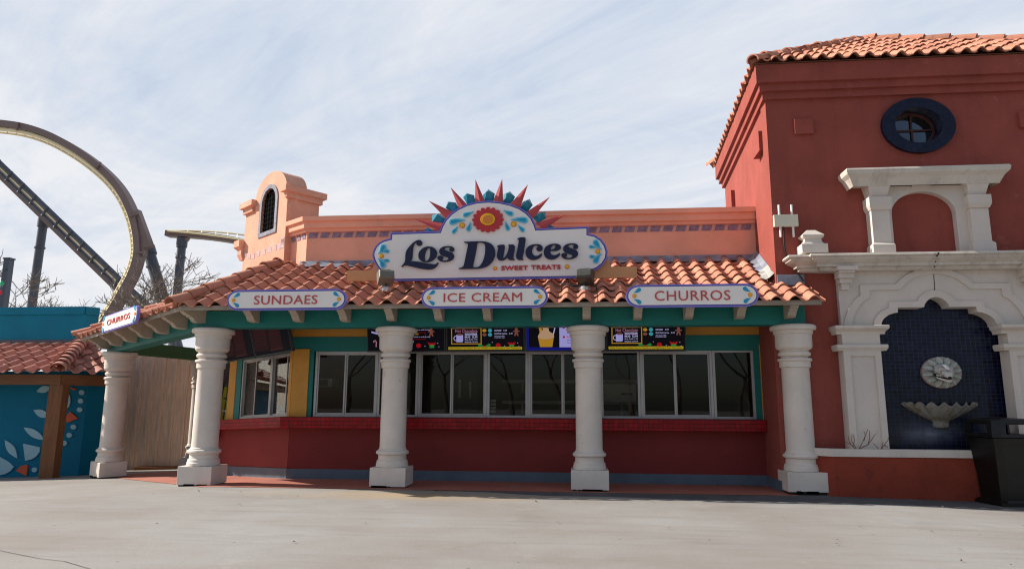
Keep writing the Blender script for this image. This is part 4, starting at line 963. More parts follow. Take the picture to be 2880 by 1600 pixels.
def tear(tip, c, r, par, k='d', Y=YS-.02, bend=0, f=1.0):
    t2, c2 = XZ(k, *tip, Y), XZ(k, *c, Y); a = smooth(drop(t2, c2, r*K_*f, bend), 3)
    MB().slab([a], Y-.008, .02, .002).build('drop', 'aqua', par)
    tv, cv = Vector(t2), Vector(c2); MB().slab([smooth(drop(tuple(tv+(cv-tv)*.28), tuple(cv-(cv-tv)*.02), r*K_*.58*f, bend), 3)], Y-.013, .02, .002).build('drop', 'aquad', par)
for tip, c, r, bd in (((1125,385),(1046,424),24,.2),((1048,473),(920,490),30,-.25),((975,530),(935,582),21,.2),((1093,490),(1076,558),23,.2),
                  ((1410,375),(1480,412),25,-.2),((1478,470),(1612,474),31,.25),((1432,480),(1452,552),22,-.2),((1550,515),(1592,566),21,-.2),
                  ((212,792),(265,730),30,-.3),((250,772),(306,768),18,0),((210,835),(262,900),30,.3),((250,853),(306,858),17,0),
                  ((2350,750),(2290,685),29,.3),((2292,735),(2242,726),17,0),((2347,790),(2290,857),29,-.3),((2292,815),(2246,820),17,0)):
    tear(tip, c, r, sign, bend=bd)
# flower
fcx, fcz = XZ('d', 1262, 468, YS-.03); pet = []
for i in range(16):
    for (fr_, da) in ((.86, -.175), (.97, -.09), (1.0, 0), (.97, .09), (.86, .175), (.80, .196)):
        a = 2*math.pi*i/16+da+math.pi/2; pet.append((fcx+157*K_*fr_*math.cos(a), fcz+129*K_*fr_*math.sin(a)))
MB().slab([pet], YS-.045, .04, .003).build('flower', 'crimson', sign)
MB().slab([disc(fcx, fcz, 72*K_, 60*K_, 40)], YS-.062, .03, .004).build('flower_centre', 'gold', sign)
MB().slab([disc(fcx, fcz, 53*K_, 43*K_, 40)], YS-.070, .03, .004).build('flower_centre', 'orange', sign)
# sunburst
for tri in ([(555,458),(830,500),(800,575)],[(697,287),(930,395),(870,465)],[(905,157),(1066,325),(985,368)],[(1142,82),(1238,300),(1138,310)],[(1398,77),(1408,305),(1306,300)],[(1643,132),(1568,360),(1470,322)],[(1853,250),(1690,455),(1615,402)],[(2003,418),(1800,560),(1715,500)]):
    t_ = [P('d', x, y, YS+.05) for x, y in tri]; bk = [p+Vector((0, .012, 0)) for p in t_]; mid_ = (t_[1]+t_[2])/2+Vector((0, -.035, 0))
    MB().add(t_+bk+[mid_], [(0, 1, 6), (0, 6, 2), (1, 2, 6), (3, 5, 4), (0, 3, 4, 1), (1, 4, 5, 2), (2, 5, 3, 0)]).build('sun_ray', 'spike', sign)
for gp in ([(728,425),(795,405),(862,462),(820,520),(728,495)],[(858,357),(878,293),(955,305),(985,360),(925,400)],[(1025,255),(1057,213),(1130,235),(1145,305),(1065,325)],[(1212,235),(1265,178),(1328,220),(1315,295),(1225,295)],[(1410,225),(1472,198),(1522,250),(1485,318),(1405,305)],[(1595,295),(1660,270),(1690,330),(1635,400),(1565,360)],[(1725,410),(1808,388),(1817,455),(1735,500),(1690,450)],[(650,568),(700,546),(745,578),(700,590)],[(1810,545),(1848,518),(1895,540),(1860,560)]):
    ps = [P('d', x, y, YS+.11) for x, y in gp]; c_g = sum(ps, Vector())/len(ps); ap = (c_g*.45+ps[1]*.55)+Vector((0, -.10, 0)); n = len(ps)
    MB().add(ps+[ap, c_g+Vector((0, .05, 0))], [(i, (i+1) % n, n) for i in range(n)]+[((i+1) % n, i, n+1) for i in range(n)]).build('sun_gem', 'gem', sign)
# tan boards carrying the sign
pk_ = MB(); 
for (xa_, xb_, ya_, yb_) in ((118, 1130, 150, 375),):
    a = P('x', xa_, 368, YS+.12); b = P('x', xa_, 152, YS+.12); 
rgt = P('w', 2085, 300, YS+.12)
pk_.box(a.x, rgt.x, YS+.10, YS+.16, a.z, b.z); 
pk_.build('support_board', 'plank', sign)
for sgn, kx in ((1, ('x', 640, 140)), (-1, ('w', 1540, 50))):
    p = P(*kx, YS+.11); w_ = .42
    MB().prism([(p.x-.03*sgn, b.z-.01), (p.x+.02*sgn, b.z+.10), (p.x+.07*sgn, b.z+.34), (p.x+w_*sgn, b.z+.34), (p.x+w_*sgn, b.z-.01)], YS+.105, YS+.15).build('support_board', 'plank', sign)
for xx in (('x', 1195, 430), ('z', 1354, 797)):
    p = P(*xx, YS+.2); MB().box(p.x-.05, p.x+.05, YS+.16, YS+.26, rz(YS+.2)-.05, b.z+.1).build('support_post', 'corbel', sign)
# small oval boards along the eave
def stadium(x0, x1, z0, z1, n=14):
    r = (z1-z0)/2; rx = r*1.12; zc = (z0+z1)/2
    return [(x1-rx+rx*math.sin(math.pi*i/n), zc+r*math.cos(math.pi*i/n)) for i in range(n+1)]+[(x0+rx-rx*math.sin(math.pi*i/n), zc-r*math.cos(math.pi*i/n)) for i in range(n+1)]
def oval_sign(word, k, l, r_, t, b_, tl, tr_, tt, tb_, label):
    Y = 10.215
    x0, x1 = XZ(k, l, (t+b_)/2, Y)[0], XZ(k, r_, (t+b_)/2, Y)[0]; z1, z0 = XZ(k, (l+r_)/2, t, Y)[1], XZ(k, (l+r_)/2, b_, Y)[1]
    o = thing('eave_sign', ((x0+x1)/2, Y, z0), label, 'sign', 'small oval signs along the eave')
    s_ = stadium(x0, x1, z0, z1); MB().slab([s_], Y, .05).build('board', 'lilac', o)
    MB().slab([inset(s_, .022)], Y-.004, .01).build('outline', 'dblue', o); MB().slab([inset(s_, .034)], Y-.008, .02).build('face', 'face', o)
    mb = MB(); text_loops(word, XZ(k, tl, tt, Y)[0], XZ(k, tr_, tt, Y)[0], XZ(k, (tl+tr_)/2, tb_, Y)[1], XZ(k, (tl+tr_)/2, tt, Y)[1], .0, .012, Y-.018, mb); mb.build('lettering', 'coral', o)
    h = z1-z0; zc = (z0+z1)/2
    for sg, xe_ in ((1, x0), (-1, x1)):
        xd = xe_+sg*.36*h; MB().slab([disc(xd, zc, .092*h, .09*h)], Y-.016, .02).build('dot', 'orange', o); MB().slab([disc(xd, zc, .062*h, .06*h)], Y-.019, .02).build('dot', 'gold', o)
        for up in (1, -1): MB().slab([smooth(drop((xd-sg*.02*h, zc+up*.15*h), (xd+sg*.21*h, zc+up*.275*h), .085*h, up*sg*-.25), 3)], Y-.014, .02).build('drop', 'aquad', o)
    return o
oval_sign('SUNDAES', 'c', 56, 1103, 1163, 1343, 300, 852, 1216, 1294, 'oval cream eave sign reading SUNDAES')
oval_sign('ICE CREAM', 'd', 626, 1835, 1105, 1309, 842, 1587, 1166, 1250, 'oval cream eave sign reading ICE CREAM')
oval_sign('CHURROS', 'e', 216, 1552, 855, 1085, 503, 1262, 921, 1020, 'oval cream eave sign reading CHURROS on the front eave beside the tower')
# the one on the wing
tS = tE-.17
sl, sr = PW('s', 488, 520, tS)[0], PW('s', 1040, 330, tS)[0]; zz0 = (PW('s', 510, 640, tS)[1]+PW('s', 965, 508, tS)[1])/2; zz1 = (PW('s', 570, 375, tS)[1]+PW('s', 985, 232, tS)[1])/2
Wf = lambda v: W((sl-v[0], tS+v[1], v[2]))
wo = thing('eave_sign', W(((sl+sr)/2, tS, zz0)), 'sunlit eave sign reading CHURROS on the left side of the porch roof', 'sign', 'small oval signs along the eave')
wL = sl-sr; hh = zz1-zz0; cr_ = .09
rrect = [(cr_*.8, zz0), (wL-cr_, zz0), (wL-cr_*.3, zz0+cr_*.5), (wL, zz0+cr_*1.3), (wL, zz1-cr_), (wL-cr_*.4, zz1-cr_*.3), (wL-cr_, zz1), (cr_, zz1), (cr_*.3, zz1-cr_*.5), (0, zz1-cr_*1.3), (0, zz0+cr_), (cr_*.3, zz0+cr_*.3)]
MB(Wf).slab([rrect], 0, .05).build('board', 'lilac', wo); MB(Wf).slab([inset(rrect, .02)], -.006, .02).build('face', 'face', wo)
mb = MB(Wf); text_loops('CHURROS', wL*.17, wL*.83, zz0+hh*.36, zz0+hh*.69, .0, .012, -.016, mb); mb.build('lettering', 'coral', wo)
for sg, xe_ in ((1, 0), (-1, wL)):
    xd = xe_+sg*.075; zc = zz0+hh*.52; MB(Wf).slab([disc(xd, zc, .032, .03)], -.014, .02).build('dot', 'orange', wo)
    for up in (1, -1): MB(Wf).slab([smooth(drop((xd-sg*.01, zc+up*.05), (xd+sg*.05, zc+up*.12), .03, 0), 3)], -.014, .02).build('drop', 'aquad', wo)

# flood lights -------------------------------------------------------------
def flood(k, pts, yb, label, dark):
    cx, cy, bx, by = pts
    hd_ = P(k, cx, cy, 10.72); base = P(k, bx, by, 10.74)
    o = thing('flood_light', (base.x, 10.74, rz(10.74)), label, 'flood light', 'flood lights in front of the shop sign')
    w_, d_, h_ = .125, .12, .10; tl_ = -.35
    def hx_(v):                           # housing frame: tilted up, turned to the sign
        a = yb; x, y, z = v; y, z = y*math.cos(tl_)-z*math.sin(tl_), y*math.sin(tl_)+z*math.cos(tl_); x, y = x*math.cos(a)-y*math.sin(a), x*math.sin(a)+y*math.cos(a)
        return hd_+Vector((x, y, z))
    hm = MB(hx_)
    def r_(hx, hz, y): return [(-hx, y, -hz), (hx, y, -hz), (hx, y, hz), (-hx, y, hz)]
    hm.loft([r_(w_*.9, .045, -.11), r_(w_, .08, -.09), r_(w_, .105, .0), r_(w_*1.02, .115, .09), r_(w_*1.05, .12, .10)])
    hm.build('housing', 'lampd' if dark else 'lamp', o, bevel=.006)
    lv = MB(hx_)
    for i in range(9): lv.box(-.085+.019*i, -.085+.019*i+.010, -.075, -.055, .086, .1005)
    lv.build('louvre', 'black', o)
    ls = MB(hx_); ls.box(-w_*.92, w_*.92, .1005, .104, -.10, .10); ls.build('lens', 'glass', o)
    sm_ = MB(); sm_.tube([hd_+Vector((.01, .01, -.06)), Vector((base.x, 10.74, base.z+.09)), Vector((base.x, 10.74, base.z+.03))], .018, 8); sm_.build('bracket', 'black', o)
    bxm = MB(); bxm.lathe(base.x, 10.74, [(.0, base.z-.05), (.055, base.z-.05), (.065, base.z-.03), (.065, base.z+.02), (.05, base.z+.035), (.02, base.z+.04)], 12); bxm.tube([(base.x-.09, 10.74, base.z-.01), (base.x+.09, 10.74, base.z-.01)], .016, 8); bxm.build('junction_box', 'zinc', o)
    pp_ = MB(); pp_.tube([(base.x, 10.74, base.z-.05), (base.x, 10.74, rz(10.74)-.02)], .014, 8); pp_.build('conduit', 'clay', o); return o
flood('x', (895, 275, 893, 515), .45, 'olive flood light below the left end of the large shop sign', False)
flood('w', (1045, 260, 1030, 510), -.25, 'dark flood light below the right end of the large shop sign', True)
cb = MB(); cb.tube(open_smooth([P('w', 490, 370, 10.95), P('w', 560, 405, 10.85), P('w', 700, 440, 10.8), P('w', 900, 450, 10.76), P('w', 1000, 450, 10.74)], 5), .012, 6)
tag(cb.build('power_cable', 'black'), 'black cable lying on roof tiles running to the dark flood light', 'cable')
bkb = P('x', 1060, 520, 10.95); bkm = MB(lambda v: bkb+Vector((v.x*.8-v.y*.6, v.x*.6+v.y*.8, v.z+v.x*.25)))
bkm.box(-.14, .14, -.04, .04, -.045, .045); tag(bkm.build('loose_brick', 'roof'), 'loose reddish block lying on the roof tiles beside olive flood light', 'block')

# ================================================================== MENU SCREENS
EM = dict(black=emit('screen_black', (.0015, .0012, .004), 1), blue=emit('screen_blue', (.004, .006, .20), 1), red=emit('screen_red', (.42, .004, .01), 1), yel=emit('screen_yellow', (.52, .38, .015), 1), oran=emit('screen_orange', (.52, .26, .02), 1),
          wht=emit('screen_white', (.55, .52, .85), 1), lil=emit('screen_lilac', (.40, .38, .78), 1), grn=emit('screen_green', (.02, .25, .04), 1), brn=emit('screen_brown', (.22, .07, .05), 1), cre=emit('screen_cream', (.55, .34, .2), 1), cyn=emit('screen_cyan', (.05, .35, .45), 1), pnk=emit('screen_pink', (.5, .2, .28), 1),
          dim=emit('screen_dim_maroon', (.022, .004, .006), 1), dimr=emit('screen_dim_text', (.05, .012, .012), 1))
for k, v in EM.items(): M['em_'+k] = v
def frame_xf(xc, yb, zb, w, h, tilt, xf=IDENT):
    def f(v):                             # local: x across, z up the screen, y out of the back
        y = v[1]*math.cos(tilt)-v[2]*math.sin(tilt); z = v[1]*math.sin(tilt)+v[2]*math.cos(tilt)
        return xf(Vector((xc+v[0], yb+y, zb+z)))
    return f
def base_screen(name, xf, w, h, label, group, bg='em_black'):
    p = xf(Vector((0, 0, 0))); o = thing(name, p, label, 'menu screen', group)
    MB(xf).box(-w/2, w/2, 0, .06, 0, h).build('housing', 'black', o, bevel=.004)
    MB(xf).box(-w/2+.02, w/2-.02, -.003, 0, .025, h-.02).build('screen', bg, o); return o
def put(xf, o, mat, fn, name='screen_graphic'):
    mb = MB(xf); fn(mb); return mb.build(name, 'em_'+mat, o)
def tx(xf, o, mat, s, x0, x1, z0, z1, bold=.01):
    mb = MB(xf); text_loops(s, x0, x1, z0, z1, bold, .002, -.0085, mb); mb.build('screen_text', 'em_'+mat, o)
def gingerbread(mb, x, z, k, y=-.007):
    mb.slab([disc(x, z+.11*k, .05*k, .05*k, 14)], y, .003)
    mb.slab([[(x-.035*k, z+.08*k), (x-.11*k, z+.07*k), (x-.11*k, z+.035*k), (x-.04*k, z+.03*k), (x-.08*k, z-.1*k), (x-.035*k, z-.11*k), (x, z-.03*k), (x+.035*k, z-.11*k), (x+.08*k, z-.1*k), (x+.04*k, z+.03*k), (x+.11*k, z+.035*k), (x+.11*k, z+.07*k), (x+.035*k, z+.08*k)]], y, .003)
def xmas_row(xf, o, w):
    put(xf, o, 'grn', lambda m: (m.slab([smooth(drop((-.02, .10), (-.10, .115), .022), 2)], -.007, .003), m.slab([smooth(drop((-.0, .10), (.07, .115), .022), 2)], -.007, .003), m.slab([[(.41, .07), (.49, .07), (.49, .12), (.41, .12)]], -.007, .003)))
    put(xf, o, 'red', lambda m: (m.slab([disc(-.01, .095, .018, .015)], -.009, .003), m.slab([disc(.22, .11, .042, .038)], -.007, .003), m.slab([[(.40, .12), (.50, .12), (.52, .17), (.46, .145), (.45, .17), (.44, .145), (.38, .17)]], -.009, .003)))
    put(xf, o, 'wht', lambda m: [m.slab([disc(a, b, .007, .006, 8)], -.007, .003) for a, b in ((-.14, .08), (.12, .16), (.33, .10), (.55, .15), (.57, .09), (.08, .07))])
def menu_drinks(xf, o, w, h):
    L_ = -w/2+.03
    put(xf, o, 'oran', lambda m: m.slab([[(L_+.06, .13), (.02-.08, .13), (.02-.08, h-.03), (L_+.06, h-.03)], [(L_+.075, .145), (-.075, .145), (-.075, .395), (L_+.075, .395)], [(L_+.075, .405), (-.075, .405), (-.075, h-.04), (L_+.075, h-.04)]], -.007, .003))
    put(xf, o, 'red', lambda m: m.slab([[(L_+.077, .407), (-.077, .407), (-.077, h-.042), (L_+.077, h-.042)]], -.006, .002))
    put(xf, o, 'cyn', lambda m: m.slab([[(-.36, .44), (-.29, .44), (-.285, .54), (-.365, .54)]], -.009, .003)); put(xf, o, 'blue', lambda m: m.slab([[(-.28, .44), (-.21, .44), (-.205, .54), (-.285, .54)]], -.009, .003))
    tx(xf, o, 'wht', '16.99', -.50, -.43, .46, .49); tx(xf, o, 'wht', '39.99', -.17, -.10, .46, .49)
    tx(xf, o, 'pnk', 'Hot Chocolate', L_+.13, -.13, .325, .385, .0); tx(xf, o, 'wht', 'SOUVENIR', -.345, -.13, .275, .318, .03); tx(xf, o, 'wht', 'MUG  12.99', -.345, -.13, .235, .268, .03)
    tx(xf, o, 'wht', 'Mug Refill 1.99', -.345, -.13, .195, .22); tx(xf, o, 'wht', 'REGULAR CUP 4.99', -.345, -.13, .157, .18)
    put(xf, o, 'lil', lambda m: (m.slab([[(-.49, .165), (-.39, .165), (-.375, .19), (-.375, .29), (-.49, .29), (-.49, .19)]], -.009, .003), m.slab([disc(-.50, .23, .04, .045, 16), disc(-.50, .23, .026, .03, 16)], -.009, .003)))
    put(xf, o, 'brn', lambda m: m.slab([disc(-.43, .292, .05, .016)], -.011, .003))
    for i, (c1_, c2_) in enumerate((('red', 'lil'), ('red', 'grn'), ('oran', 'cyn'), ('brn', 'cyn'))):
        z_ = .50-.07*i; put(xf, o, c1_, lambda m: m.slab([disc(-.01, z_, .035, .026)], -.007, .003)); put(xf, o, c2_, lambda m: m.slab([disc(.085, z_, .035, .03)], -.007, .003))
    for i, (a, b) in enumerate((('Large Drink', '4.29'), ('Regular Drink', '3.99'), ('Aquafina bottled water', '4.99'), ('smartwater', '4.99'), ('Gold Peak iced tea', '4.49'))):
        z_ = .515-.052*i; wd = .012*len(a); tx(xf, o, 'wht', a, .16, .16+wd, z_-.012, z_+.016); tx(xf, o, 'wht', b, .19+wd, .25+wd, z_-.012, z_+.014)
    tx(xf, o, 'wht', 'Ask about refills', .16, .33, .255, .275); tx(xf, o, 'wht', 'in souvenir cups', .16, .33, .228, .248)
    put(xf, o, 'brn', lambda m: gingerbread(m, .53, .32, .5)); put(xf, o, 'grn', lambda m: m.slab([disc(.50, .52, .03, .028)], -.007, .003))
    xmas_row(xf, o, w)
    put(xf, o, 'yel', lambda m: m.slab([[(L_+.01, .04), (w/2-.045, .04), (w/2-.045, .085), (L_+.01, .085)]], -.007, .003))
    mb = MB(xf); text_loops('Please Present Your Season Pass or Voucher at the Beginning of Your Transaction', L_+.03, w/2-.065, .047, .078, .012, .002, -.0105, mb); mb.build('screen_text', 'em_black', o)
YT = 11.45
bx = [XZ('z', x, 990, YT)[0] for x in (1031.5, 1254, 1477, 1704, 1931)]; zbt = XZ('z', 1480, 989, YT)[1]; SW = bx[2]-bx[1]-.012; SHh = .66
tl = rad(10)
labels = ['menu screen listing treats with a candy cane, behind the second column', 'menu screen of hot chocolate and drinks just left of the ice cream cone screen', 'bright blue menu screen showing a soft serve ice cream cup', 'menu screen of hot chocolate and drinks at the far right near the tower']
for i in range(4):
    xc = (bx[i]+bx[i+1])/2; xf = frame_xf(xc, YT, zbt, SW, SHh, tl); w = bx[i+1]-bx[i]-.012
    o = base_screen('menu_screen', xf, w, SHh, labels[i], 'menu screens over the counter', 'em_blue' if i == 2 else 'em_black')
    if i in (1, 3): menu_drinks(xf, o, w, SHh)
    elif i == 0:
        put(xf, o, 'lil', lambda m: m.slab([[(-.60, .36), (-.30, .28), (-.30, .25), (-.60, .33)]], -.007, .003)); put(xf, o, 'brn', lambda m: m.slab([[(-.58, .40), (-.36, .36), (-.36, .46), (-.58, .54)]], -.007, .003))
        tx(xf, o, 'wht', 'Cookies', -.60, -.45, .50, .56)
        put(xf, o, 'pnk', lambda m: m.tube([(-.52, -.008, .09), (-.515, -.008, .17), (-.53, -.008, .20), (-.56, -.008, .19), (-.56, -.008, .165)], .009, 6))
        for i_, (a, b, z_) in enumerate((('Cupcake', '6.99', .52), ('Brownie', '5.49', .42), ('Milk Shakes', '7.99', .30))):
            tx(xf, o, 'oran', a+'  '+b, -.04, .22, z_-.012, z_+.018); tx(xf, o, 'wht', 'Served with chocolate or vanilla frosting', -.04, .42, z_-.055, z_-.032)
        put(xf, o, 'red', lambda m: m.slab([[(-.05, .215), (.34, .215), (.34, .335), (-.05, .335)], [(-.045, .22), (.335, .22), (.335, .33), (-.045, .33)]], -.007, .003))
        tx(xf, o, 'wht', 'Ask about toppings', -.04, .14, .17, .195); put(xf, o, 'brn', lambda m: gingerbread(m, .44, .32, .5)); put(xf, o, 'grn', lambda m: m.slab([disc(.42, .52, .032, .03)], -.007, .003)); xmas_row(xf, o, w)
    else:
        put(xf, o, 'black', lambda m: m.slab([[(-w/2+.06, .075), (-.10, .075), (-.10, SHh-.03), (-w/2+.06, SHh-.03)]], -.006, .002))
        put(xf, o, 'lil', lambda m: m.slab([[(-.095, .075), (w/2-.06, .075), (w/2-.06, SHh-.03), (-.095, SHh-.03)]], -.006, .002))
        put(xf, o, 'oran', lambda m: (m.slab([[(-.45, .23), (-.19, .23), (-.215, .08), (-.42, .08)]], -.010, .003), m.slab([[(-.42, .30), (-.37, .28), (-.42, .56), (-.47, .56)]], -.008, .002)))
        put(xf, o, 'cre', lambda m: m.slab([smooth([(-.45, .235), (-.32, .21), (-.19, .235), (-.20, .30), (-.26, .34), (-.28, .40), (-.34, .46), (-.37, .49), (-.385, .42), (-.37, .37), (-.42, .32)], 4)], -.013, .003))
        put(xf, o, 'wht', lambda m: m.slab([[(-.205, .29), (-.19, .28), (-.12, .55), (-.135, .56)]], -.009, .003))
        tx(xf, o, 'red', 'Churro', .03, .17, .49, .53); tx(xf, o, 'red', 'Soft Serve Cup', .03, .32, .385, .42); tx(xf, o, 'blue', 'Vanilla, Chocolate', .03, .27, .335, .36); tx(xf, o, 'blue', 'Strawberry, Twist', .03, .27, .295, .32); tx(xf, o, 'red', 'Soft Serve Cone', .03, .33, .23, .265); tx(xf, o, 'blue', 'Waffle, Cake', .03, .22, .18, .205); tx(xf, o, 'blue', 'Chocolate dipped', .03, .26, .135, .16)
        put(xf, o, 'red', lambda m: (m.slab([disc(-.02, .40, .02, .02, 8)], -.008, .002), m.slab([disc(-.02, .245, .02, .02, 8)], -.008, .002)))
# the dim ones above the wing windows
wr_, zr_ = PW('z', 822, 987, -.45); wl_, zl_ = PW('z', 628, 1022, -.45); wm_ = (wr_+wl_)/2; zw_ = (zr_+zl_)/2
for i, (s_a, s_b, lab) in enumerate(((wr_, wm_-.01, 'dim maroon menu screen over the wing windows next to the yellow corner post'), (wm_+.01, wl_, 'dim maroon menu screen over the wing windows nearest the front left column'))):
    xf0 = frame_xf(0, -.45, zw_, 1, SHh, rad(16), lambda v, c=(s_a+s_b)/2: W((c-v[0], v[1], v[2])))
    o = base_screen('menu_screen', xf0, s_b-s_a, SHh, lab, 'menu screens over the counter', 'em_black')
    wq = s_b-s_a
    put(xf0, o, 'dim', lambda m: (m.slab([[(-wq/2+.06, .10), (-.08, .10), (-.08, .56), (-wq/2+.06, .56)]], -.007, .003), m.slab([[(-.05, .10), (wq/2-.25, .10), (wq/2-.25, .60), (-.05, .60)]], -.007, .003)))
    for q in range(7): tx(xf0, o, 'dimr', 'chocolate churro 5.99' if q % 2 else 'vanilla sundae 7.49', 0, .30, .50-.05*q, .525-.05*q)
    for q in range(6): tx(xf0, o, 'dimr', 'caramel swirl 6.99', -wq/2+.1, -.14, .46-.05*q, .485-.05*q)
    put(xf0, o, 'dimr', lambda m: m.slab([[(-.05, .07), (wq/2-.25, .07), (wq/2-.25, .10), (-.05, .10)]], -.007, .003))

# ================================================================== inside the kiosk
def inside_box(name, lab, cat, x0, x1, y0, y1, z0, z1, mat, extra=None):
    o = thing(name, ((x0+x1)/2, y0, z0), lab, cat)
    MB().box(x0, x1, y0, y1, z0, z1).build('body', mat, o, bevel=.01)
    if extra: extra(o)
    return o
X_ = lambda x: XZ('z', x, 1080, 14.0)[0]
cab = inside_box('wall_cabinet', 'pale cabinet inside the kiosk seen through the window right of the third column', 'cabinet', XZ('j', 355, 600, 13.4)[0], XZ('j', 585, 600, 13.4)[0], 13.4, 13.8, XZ('j', 450, 690, 13.4)[1], XZ('j', 450, 560, 13.4)[1], 'steel', lambda o: MB().box(XZ('j', 480, 630, 13.37)[0], XZ('j', 560, 630, 13.37)[0], 13.385, 13.399, XZ('j', 500, 640, 13.37)[1], XZ('j', 500, 625, 13.37)[1]).build('handle', 'black', o))
mch = inside_box('soft_serve_machine', 'dark metal machine standing behind the windows beside the second column', 'machine', XZ('i', 800, 600, 13.2)[0], XZ('i', 960, 600, 13.2)[0], 13.2, 13.8, .9, 1.95, 'black', lambda o: (MB().box(XZ('i', 820, 600, 13.1)[0], XZ('i', 840, 600, 13.1)[0], 13.1, 13.19, 1.4, 1.75).build('handle', 'steel', o), MB().box(XZ('i', 900, 600, 13.1)[0], XZ('i', 915, 600, 13.1)[0], 13.1, 13.19, 1.4, 1.7).build('handle', 'steel', o)))
for zz_, lab in ((XZ('i', 1200, 560, 14.6)[1], 'upper long shelf on the back wall inside the kiosk'), (XZ('i', 1200, 715, 14.6)[1], 'lower long shelf on the back wall inside the kiosk')):
    sf = thing('wall_shelf', (.2, 14.6, zz_), lab, 'shelf'); MB().box(-1.6, 1.3, 14.6, 15.0, zz_-.04, zz_+.03).build('board', 'steel', sf)
    for xx in (-1.2, .9): MB().box(xx, xx+.04, 14.7, 15.0, zz_-.25, zz_-.041).build('bracket', 'steel', sf)
ck_ = thing('cup_stack', (XZ('i', 1080, 800, 12.05)[0], 12.05, 1.06), 'stack of pale and teal cup boxes inside the window left corner', 'cup stack'); xk, w_k = XZ('i', 1080, 800, 12.05)[0], .045
for i, mt_ in enumerate(('hut', 'steel', 'steel', 'steel', 'steel')): MB().box(xk-w_k, xk+w_k, 12.0, 12.09, 1.075+.062*i, 1.075+.062*i+.045).build('cup_box', mt_, ck_)
mo_ = inside_box('microwave_oven', 'dark oven on a shelf inside the kiosk left front window', 'oven', XZ('h', 1035, 650, 12.9)[0], XZ('h', 1130, 650, 12.9)[0], 12.9, 13.3, XZ('h', 1080, 685, 12.9)[1], XZ('h', 1080, 630, 12.9)[1], 'steel', lambda o: MB().box(XZ('h', 1040, 650, 12.9)[0], XZ('h', 1100, 650, 12.9)[0], 12.885, 12.898, XZ('h', 1080, 680, 12.9)[1], XZ('h', 1080, 636, 12.9)[1]).build('door', 'black', o))

# ================================================================== wall box with antennas
ap0, ap1 = P('m', 556, 210, TYF-.10), P('m', 890, 360, TYF-.10)
ac_ = thing('wifi_access_point', ((ap0.x+ap1.x)/2, TYF, ap1.z), 'ivory antenna box with four white rods high on red tower wall', 'antenna box')
MB().box(ap0.x, ap1.x, TYF-.10, TYF-.03, ap1.z, ap0.z).build('housing', 'ivory', ac_, bevel=.006)
MB().box(ap0.x+.1, ap1.x-.1, TYF-.03, TYF, ap1.z+.04, ap0.z-.04).build('mount', 'zinc', ac_)
for xa, y0_, y1_ in ((620, 80, 210), (790, 78, 205), (640, 365, 510), (812, 365, 508)):
    a, b = P('m', xa, y0_, TYF-.06), P('m', xa+ (8 if y0_ > 200 else 4), y1_, TYF-.06)
    MB().tube([Vector((a.x, TYF-.06, a.z)), Vector((a.x, TYF-.06, b.z))], .018, 10).build('antenna', 'white', ac_)
cbm = MB(); cbm.tube(open_smooth([P('m', 690, 365, TYF-.05), P('m', 690, 500, TYF-.02), P('m', 698, 640, TYF-.015), P('m', 725, 740, TYF-.02), P('m', 770, 830, TYF-.03), P('m', 840, 930, TYF-.03), P('m', 900, 1020, TYF-.05), P('m', 960, 1100, TYF-.05)], 6), .012, 6)
cbm.build('cable', 'black', ac_)

# ================================================================== trash bin
bC = G('o', 1190, 1283); bL = G('o', 812, 1235)
bz_ = gz(bC.x, bC.y)
dl = (bL-bC); dl.z = 0
u_ = Vector((-.2, .98, 0)); v_ = Vector((.98, .2, 0)); B = .57
ctr = Vector((bC.x, bC.y, 0))+(u_+v_)*(B/2)+Vector((.02, .03, 0))
tb_ = thing('trash_bin', (ctr.x, ctr.y, bz_), 'black plastic trash bin with open hood beside the planter', 'trash bin')
def BX(v): return Vector((ctr.x, ctr.y, bz_))+u_*v[0]+v_*v[1]+Vector((0, 0, v[2]))
def oc(h, c): return [(-h+c, -h), (h-c, -h), (h, -h+c), (h, h-c), (h-c, h), (-h+c, h), (-h, h-c), (-h, -h+c)]
def ocr(h, c, z): return [(x, y, z) for x, y in oc(h, c)]
MB(BX).loft([ocr(.285, .05, 0), ocr(.285, .05, .045), ocr(.265, .05, .06), ocr(.25, .05, .075)]).build('base', 'bin', tb_)
zt_ = 1.13
bo = MB(BX); bo.loft([ocr(.235, .06, .07), ocr(.25, .06, .40), ocr(.285, .06, .78), ocr(.31, .07, .90), ocr(.30, .07, .905)]); bo.build('body', 'bin', tb_, bevel=.006)
ho = MB(BX); ho.loft([ocr(.315, .075, .905), ocr(.335, .075, .912), ocr(.335, .075, .94), ocr(.325, .075, .955), ocr(.30, .075, .955)]); ho.build('hood_rim', 'bin', tb_)
for a in range(4):
    ca_, sa_ = math.cos(a*math.pi/2), math.sin(a*math.pi/2); po = MB(lambda v, c=ca_, s=sa_: BX((v[0]*c-v[1]*s, v[0]*s+v[1]*c, v[2])))
    def cq(h, z): return [(h-.15, h, z), (h-.075, h, z), (h, h-.075, z), (h, h-.15, z), (h-.03, h-.15, z), (h-.03, h-.085, z), (h-.085, h-.03, z), (h-.15, h-.03, z)]
    po.loft([cq(.325, .955), cq(.315, 1.05), cq(.30, zt_)]); po.build('hood_post', 'bin', tb_)
to_ = MB(BX); to_.loft([ocr(.295, .07, zt_-.045), ocr(.305, .075, zt_-.02), ocr(.30, .075, zt_+.01), ocr(.28, .08, zt_+.03), ocr(.15, .06, zt_+.045), ocr(.02, .005, zt_+.047)]); to_.build('hood_top', 'bin', tb_)

